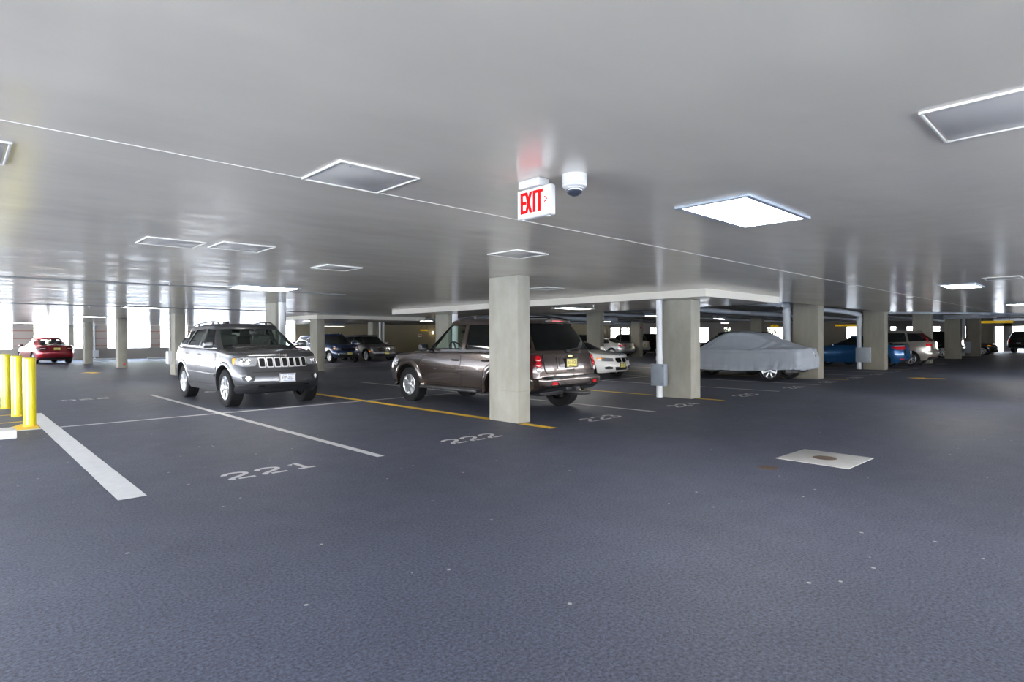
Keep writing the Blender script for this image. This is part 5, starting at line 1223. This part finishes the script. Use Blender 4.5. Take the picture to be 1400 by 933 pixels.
    # sprinklers
    for (x, y, z), lb in (((12.1, 9.5, 2.25), 'small sprinkler head under the near ceiling drop'), ((2.83, 11.7, H), 'hanging sprinkler left of the lit panel above the silver-grey SUV'), ((3.1, 21.9, H), 'tiny far sprinkler head above the left openings'), ((7.9, 17.9, H), 'tiny sprinkler head right of the fat white pipe')):
        bm = nb(); lathe(bm, [(.03, 0), (.03, -.006), (.009, -.008), (.009, -.05), (.02, -.053), (.001, -.058)], 12); tag(obj('sprinkler', bm, M['conduit']), lb, 'sprinkler', 'ceiling sprinklers', (x, y, z))

def signs():
    def ysign(c, u, w, h, text, label, plain_=False):
        t = thing('clearance_sign', label, 'sign', c)
        bm = nb(); box(bm, (0, 0, 0), (w, h, .03), .008); m = frame(u, (0, 0, 1)); obj('board', xform(bm, m), M['sign_yellow'], t)
        bm = text_bm(text, h * .62, .002); xform(bm, m @ Matrix.Translation((0, 0, .017))); obj('sign_lettering', bm, M['ink'], t, smooth=False)
        bm = nb()
        for a in (-w * .4, w * .4): tube(bm, [m @ Vector((a, h / 2, 0)), m @ Vector((a, h / 2 + (SLAB - c[2] - h / 2), 0))], .012, 6)
        obj('hanger', bm, M['trim'], t)
    ysign((54, 6.12, 2.42), (0, -1, 0), 1.9, .17, "CLEARANCE 7'-0\"", 'yellow hanging clearance bar sign near the exit')
    d = Vector((21.5, -24.0, 0)).normalized(); n = Vector((-d.y, d.x, 0)); P = Vector((44.5, 33, 0))
    for s, w, lb in ((20.9, 2.1, 'long yellow clearance bar above the window with palm fronds'), (14.6, .7, 'short yellow clearance bar above the window with green shrubs')):
        c = P + d * s - n * .9; ysign((c.x, c.y, 2.42), d, w, .15, "CLEARANCE 7'-0\"" if w > 1 else 'EXIT', lb)
    ysign((35.3, 49.7, 2.25), (1, 0, 0), .9, .16, 'LOW CLEARANCE' if False else "CLEARANCE 7'-0\"", 'yellow sign high on the beige back wall')
    t = thing('wall_lamp', 'glowing round lamp on the beige back wall above the hood of the brown SUV', 'lamp', (36.55, 49.98, 2.0))
    bm = nb(); lathe(bm, [(.001, -.05), (.13, -.05), (.13, .0), (.001, 0)], 20, 'y'); obj('lamp_base', bm, M['conduit'], t)
    bm = nb(); lathe(bm, [(.11, -.05)] + [(.11 * math.cos(a), -.05 - .12 * math.sin(a)) for a in [PI / 2 * k / 7 for k in range(7)]] + [(.001, -.17)], 20, 'y'); obj('lamp_globe', bm, M['light_warm'], t)
    bm = nb(); box(bm, (0, 0, 0), (.42, .012, .30), .003); t = obj('wall_notice', bm, M['plate_w']); tag(t, 'small white notice on the beige back wall under the yellow sign', 'notice', loc=(35.0, 49.99, 1.72))
    bm = nb(); box(bm, (0, -.008, .03), (.34, .006, .06)); box(bm, (0, -.008, -.07), (.34, .006, .03)); obj('notice_print', bm, M['red'], t)

def floor_things():
    t = thing('steel_bollard', '', 'bollard')
    bm = nb(); lathe(bm, [(.084, 0), (.084, 1.085), (.081, 1.098), (.07, 1.106), (.001, 1.11)], 32); obj('post', bm, M['bollard'], t)
    bm = nb()
    prev = None
    for z in (.035, 1.08):
        ring = [bm.verts.new((.0852 * math.cos(a), .0852 * math.sin(a), z)) for a in [R_(240 + k * 4) for k in range(5)]]
        if prev:
            for i in range(4): bm.faces.new((prev[i], prev[i + 1], ring[i + 1], ring[i]))
        prev = ring
    obj('reflective_strip', bm, M['white_plastic'], t)
    bm = nb(); lathe(bm, [(.088, 0), (.088, .025), (.084, .03)], 32); obj('base_ring', bm, M['yellow_paint'], t)
    spots = [(.93, 12.18, 'yellow bollard with white stripe, nearest one beside the wide white line'), (.89, 13.93, 'yellow bollard with white stripe, between the nearest and the cropped one'), (.83, 15.68, 'yellow bollard cropped by the left edge of the photo')]
    for i, (x, y, lb) in enumerate(spots):
        o = t
        if i:
            o = t.copy(); C.objects.link(o)
            for ch in t.children:
                c = ch.copy(); C.objects.link(c); c.parent = o
        o.location = (x, y, 0); o['label'] = lb; o['group'] = 'yellow bollards'
    # concrete wheel stop in front of the bollards
    bm = nb(); box(bm, (-.35, 11.0, .06), (2.07, .40, .12), .012, seg=2); tag(obj('wheel_stop', bm, M['kerb']), 'low white concrete wheel stop at the left edge in front of the bollards', 'wheel stop')
    for x, y, lb in ((4.6, 48.6, 'far concrete wheel stop ahead of the dark red sedan'), (11.2, 48.4, 'far concrete wheel stop right of the slim pillars'), (8.0, 48.5, 'far concrete wheel stop below the masonry pier')):
        bm = nb(); box(bm, (0, 0, .06), (1.9, .18, .12), .03); tag(obj('wheel_stop', bm, M['kerb']), lb, 'wheel stop', loc=(x, y, 0))
    # drain
    t = thing('floor_drain', 'pale square concrete pad with round rusty drain grate in the drive lane', 'drain', (7.19, 2.33, 0), R_(-2))
    bm = nb(); box(bm, (0, 0, 0), (.80, .76, .012), .003); obj('concrete_pad', bm, M['pad'], t)
    bm = nb(); lathe(bm, [(.001, .008), (.12, .008), (.125, .006)], 28)
    for k in range(5): box(bm, (0, -.08 + k * .04, .0095), (.18, .012, .003))
    obj('drain_grate', bm, M['grate'], t)
    for x, y, r, lb in ((4.74, 4.19, .085, 'faint dark round cap in the asphalt below stall 222'), (6.25, 2.58, .10, 'dark rusty cap in the asphalt just left of the concrete drain pad')):
        bm = nb(); lathe(bm, [(.001, .004), (r * .9, .004), (r, .001)], 24); tag(obj('utility_cover', bm, M['grate'] if r > .09 else M['asphalt']), lb, 'cover', loc=(x, y, 0))

GLYPH = {
    '0': [[(.1, .25), (.0, .65), (.1, 1.05), (.5, 1.3)], [(.62, 1.3), (1, 1.05), (1.05, .65), (1, .25), (.55, 0)], [(.42, 0), (.1, .25)]],
    '1': [[(.15, 1.05), (.5, 1.28), (.55, .12)], [(.15, .02), (.95, .02)]],
    '2': [[(.0, .92), (.1, 1.15), (.45, 1.3), (.85, 1.2), (.98, .95), (.8, .68), (.4, .42), (.1, .2), (.02, .03), (.2, .03)], [(.33, .03), (1.05, .03)]],
    '3': [[(.0, 1.1), (.4, 1.3), (.85, 1.2), (.95, .95), (.6, .7)], [(.5, .68), (.95, .5), (1, .25), (.6, .0), (.2, .03), (0, .2)]],
    '4': [[(.75, 0), (.75, 1.3), (.05, .42)], [(.12, .36), (1.05, .36)]],
    '5': [[(.95, 1.28), (.2, 1.28), (.1, .75), (.55, .82), (.95, .6)], [(.98, .5), (.95, .2), (.5, 0), (.02, .12)]],
    '6': [[(.9, 1.15), (.5, 1.3), (.1, .95), (0, .45)], [(.02, .35), (.2, .05), (.6, 0), (.98, .25), (.9, .6), (.5, .75), (.12, .55)]],
    '7': [[(0, 1.27), (1, 1.27), (.45, .0)]],
    '8': [[(.5, .68), (.1, .9), (.2, 1.2), (.5, 1.3)], [(.6, 1.3), (.9, 1.15), (.9, .85), (.5, .68), (.05, .4), (.15, .08), (.5, 0)], [(.6, 0), (.98, .15), (1, .45), (.58, .66)]],
    '9': [[(.1, .15), (.5, 0), (.9, .35), (1, .85)], [(1, .95), (.8, 1.25), (.4, 1.3), (.02, 1.05), (.1, .7), (.5, .55), (.88, .75)]],
}
def ribbon(bm, pts, w, z=.004):
    # smooth the polyline a little, then sweep a flat strip
    P = [Vector((*p, 0)) for p in pts]
    if len(P) > 3:
        Q = [P[0]]
        for a, b in zip(P, P[1:]): Q += [a * .75 + b * .25, a * .25 + b * .75]
        P = Q + [P[-1]]
    L = []
    for i, p in enumerate(P):
        d = (P[min(i + 1, len(P) - 1)] - P[max(i - 1, 0)]).normalized(); n = Vector((-d.y, d.x, 0))
        L.append((p + n * w / 2, p - n * w / 2))
    V = [(bm.verts.new((a.x, a.y, z)), bm.verts.new((b.x, b.y, z))) for a, b in L]
    for a, b in zip(V, V[1:]): bm.faces.new((a[0], a[1], b[1], b[0]))
def markings(fl):
    def strip(name, x0, y0, x1, y1, mat, label=None, z=.003):
        bm = nb()
        n = max(2, int(max(x1 - x0, y1 - y0) / .15)); lng = (y1 - y0) > (x1 - x0); V = []
        for i in range(n + 1):     # slightly ragged painted edges
            t = i / n; j = [rnd.uniform(-.0015, .0015) for _ in range(2)]
            if lng: V.append((bm.verts.new((x0 + j[0], y0 + (y1 - y0) * t, z)), bm.verts.new((x1 + j[1], y0 + (y1 - y0) * t, z))))
            else: V.append((bm.verts.new((x0 + (x1 - x0) * t, y1 + j[0], z)), bm.verts.new((x0 + (x1 - x0) * t, y0 + j[1], z))))
        for a, b in zip(V, V[1:]): bm.faces.new((a[0], a[1], b[1], b[0]))
        o = obj(name, bm, mat, fl, smooth=False)
        if label: o['label'] = label
    W, Y = M['white_paint'], M['yellow_paint']
    strip('stall_line', 1.04, 5.98, 1.26, 14.2, W, 'wide white painted line by the bollards')
    lines = [(3.65, W, .10), (6.68, Y, .16), (9.5, W, .10), (12.24, Y, .14), (15.27, W, .10), (18.15, W, .10), (20.8, Y, .14), (23.5, W, .10), (26.2, W, .10), (28.9, Y, .14), (31.7, W, .10), (34.5, W, .10), (37.3, Y, .14), (40.1, W, .1), (42.9, W, .1), (45.6, Y, .14), (48.4, W, .1), (51.2, W, .1)]
    gaps = {6.68: (6.72, 7.46), 12.24: (6.66, 7.55), 20.8: (6.81, 7.65), 28.9: None, 37.3: None, 45.6: None}
    for x, m, w in lines:
        a = 6.02
        if x in gaps and gaps[x]:
            g0, g1 = gaps[x]
            strip('stall_line', x - w / 2, a, x + w / 2, g0, m); strip('stall_line', x - w / 2, g1, x + w / 2, 16.9 if x != 6.68 else 14.2, m)
        else: strip('stall_line', x - w / 2, a, x + w / 2, 16.9, m)
    strip('cross_line', -1.2, 11.62, 54, 11.72, W, 'long thin white line crossing the stall lines', z=.0045)
    for y in (11.85, 12.9, 14.2, 15.6): strip('hatch_line', -1.6, y, .43 if y < 12 else .95, y + .09, Y)
    bm = nb(); prism(bm, [(.45, 11.74), (1.03, 11.74), (1.03, 12.9)], .001, .0035); obj('hatch_corner', bm, Y, fl, smooth=False)
    for y in (26.4, 31.9, 37.2): strip('stall_line', 13.0, y, 44, y + .1, W)
    for x in (24.0, 26.8, 29.6, 32.4, 35.2): strip('stall_line', x - .05, 23.6, x + .05, 29, W)
    strip('stall_line', 3.0, 43.0, 3.1, 48.4, W); strip('stall_line', 6.9, 43, 7.0, 48.4, W); strip('stall_line', 9.8, 43, 9.9, 48.4, W)
    def number(s, x, y, size=.23, rot=0, label=None):
        bm = nb()
        for i, ch in enumerate(s):
            for st in GLYPH[ch]: ribbon(bm, [(i * 1.42 + px, py) for px, py in st], .25)
        m = Matrix.Translation((x, y, 0)) @ Matrix.Rotation(rot, 4, 'Z') @ Matrix.Diagonal((size, size, 1, 1)) @ Matrix.Translation((-1.42 - .5, 0, 0))
        o = obj('stall_number', xform(bm, m), W, fl, smooth=False); o['label'] = label or 'white painted stall number ' + s
    xs = {'221': 2.43, '222': 5.20, '223': 8.09, '224': 10.86, '225': 13.75, '226': 16.75, '227': 19.5, '228': 22.1, '229': 24.8, '230': 27.5, '231': 30.3, '232': 33.1, '233': 35.9}
    for s, x in xs.items(): number(s, x, 6.06)
    number('220', 2.30, 16.85, rot=PI, label='white painted stall number seen upside down near the bollards')
    number('219', 5.3, 16.85, rot=PI, label='white painted stall number behind the silver-grey SUV')
    def arrow(x, y, rz, label):
        bm = nb(); pts = [(-.55, -.15), (.0, -.15), (-.05, -.42), (.55, 0), (-.05, .42), (.0, .15), (-.55, .15)]
        bm.faces.new([bm.verts.new((a, b, .004)) for a, b in pts])
        o = obj('lane_arrow', xform(bm, Matrix.Translation((x, y, 0)) @ Matrix.Rotation(rz, 4, 'Z')), Y, fl, smooth=False); o['label'] = label
    arrow(23.3, 4.45, R_(110), 'yellow painted arrow in the right drive lane'); arrow(4.35, 30.2, R_(100), 'yellow painted arrow in the far left drive lane')

def outdoors():
    def tree(x, y, h, r, seed, label, name='tree', cat='tree'):
        t = thing(name, label, cat, (x, y, -.25), 0, 'trees outside the openings'); q = random.Random(seed)
        bm = nb(); tube(bm, [(0, 0, 0), (.05, 0, h * .3), (-.05, .05, h * .62)], [.16, .12, .07], 8); obj('trunk', bm, M['bark'], t)
        bm = nb()
        cl = [(q.uniform(-r, r), q.uniform(-r, r), h * q.uniform(.42 if h < 4 else .56, 1.0), q.uniform(.5, 1.0)) for _ in range(16)]
        for _ in range(900 if h < 4 else 420):
            cx, cy, cz, cr = q.choice(cl)
            d = Vector((q.gauss(0, 1), q.gauss(0, 1), q.gauss(0, 1))).normalized() * cr * q.uniform(.3, 1)
            p = Vector((cx, cy, cz)) + d; s = q.uniform(.08, .17)
            u = Vector((q.gauss(0, 1), q.gauss(0, 1), q.gauss(0, 1))).normalized(); v = u.orthogonal().normalized()
            a = [bm.verts.new(p + u * s), bm.verts.new(p + v * s * .5), bm.verts.new(p - u * s), bm.verts.new(p - v * s * .5)]; bm.faces.new(a)
        obj('foliage', bm, M['leaf'], t, smooth=False)
    tree(5.5, 57, 4.2, 1.6, 1, 'green tree outside the left openings, right of the dark red sedan roof')
    tree(10.5, 58, 4.4, 1.6, 2, 'green tree outside behind the slim far pillars')
    tree(1.2, 58, 4.4, 1.5, 3, 'green tree outside at the left edge of the photo')
    tree(15, 59, 4.6, 1.6, 4, 'green tree outside behind the pillar left of the silver-grey SUV')
    tree(58.5, 24.5, 3.2, 1.3, 5, 'leafy green shrub outside the window above the covered car', 'shrub', 'shrub')
    tree(61.5, 29.5, 2.8, 1.0, 6, 'second leafy shrub outside the window above the covered car', 'shrub', 'shrub')
    tree(50, 33.5, 3.4, 1.2, 7, 'green bush outside the window above the silver coupe', 'shrub', 'shrub')
    t = thing('palm', 'spiky green palm outside the window above the bright blue sedan', 'palm', (61.3, 19.2, -.25)); q = random.Random(9)
    bm = nb(); tube(bm, [(0, 0, 0), (0, 0, .9)], [.12, .1], 8); obj('trunk', bm, M['bark'], t)
    bm = nb()
    for k in range(26):
        a = 2 * PI * k / 26 + q.uniform(-.1, .1); el = q.uniform(.35, 1.35); d = Vector((math.cos(a) * math.cos(el), math.sin(a) * math.cos(el), math.sin(el))); s = d.cross(Vector((0, 0, 1))).normalized()
        L = q.uniform(1.0, 1.8); p = Vector((0, 0, .9)); prev = None
        for i in range(6):
            f = i / 5; c = p + d * L * f - Vector((0, 0, .35 * f * f)); w = .06 * math.sin(PI * (.12 + .86 * f))
            r = (bm.verts.new(c + s * w), bm.verts.new(c - s * w))
            if prev: bm.faces.new((prev[0], prev[1], r[1], r[0]))
            prev = r
    obj('fronds', bm, M['palm'], t, smooth=False)

def light_and_camera():
    w = bpy.data.worlds.new('daylight'); bpy.context.scene.world = w; w.use_nodes = True
    t = w.node_tree; bg = t.nodes['Background']
    tc = t.nodes.new('ShaderNodeTexCoord'); sp = t.nodes.new('ShaderNodeSeparateXYZ'); cr = t.nodes.new('ShaderNodeValToRGB')
    cr.color_ramp.elements[0].position = .0; cr.color_ramp.elements[0].color = (1.0, .99, .97, 1)
    cr.color_ramp.elements[1].position = .6; cr.color_ramp.elements[1].color = (.40, .61, 1.0, 1)
    t.links.new(tc.outputs['Generated'], sp.inputs[0]); t.links.new(sp.outputs['Z'], cr.inputs[0]); t.links.new(cr.outputs[0], bg.inputs[0])
    bg.inputs[1].default_value = 6.0
    l = bpy.data.lights.new('sun', 'SUN'); l.energy = 18; l.angle = R_(2); l.color = (1, .92, .80)
    o = bpy.data.objects.new('sun', l); C.objects.link(o); o.rotation_euler = Vector((.45, .55, -1.0)).to_track_quat('-Z', 'Y').to_euler()
    cam = bpy.data.cameras.new('camera'); o = bpy.data.objects.new('camera', cam); C.objects.link(o)
    cam.sensor_width = 36; cam.sensor_fit = 'HORIZONTAL'; cam.lens = 36 * 799.435 / 1400; cam.clip_end = 500; cam.clip_start = .05
    r = Vector((.720230676, -.693722761, -.00406242464)); d = Vector((-.00607423462, -.000450469326, -.99998145)); f = Vector((.693708063, .720241992, -.00453827664))
    o.matrix_world = Matrix(((r.x, -d.x, -f.x, 0), (r.y, -d.y, -f.y, 0), (r.z, -d.z, -f.z, 1.385), (0, 0, 0, 1)))
    sc = bpy.context.scene; sc.camera = o
    sc.view_settings.view_transform = 'Standard'; sc.view_settings.look = 'None'; sc.view_settings.exposure = 1.38
    cy = sc.cycles; cy.use_denoising = True; cy.max_bounces = 8; cy.diffuse_bounces = 5; cy.glossy_bounces = 4; cy.transparent_max_bounces = 16; cy.sample_clamp_indirect = 8; cy.caustics_reflective = False; cy.caustics_refractive = False

floor_obj = setting(); pillars(); services(); ceiling_things(); signs(); floor_things(); markings(floor_obj); outdoors()
all_cars(); covered_car(); light_and_camera()
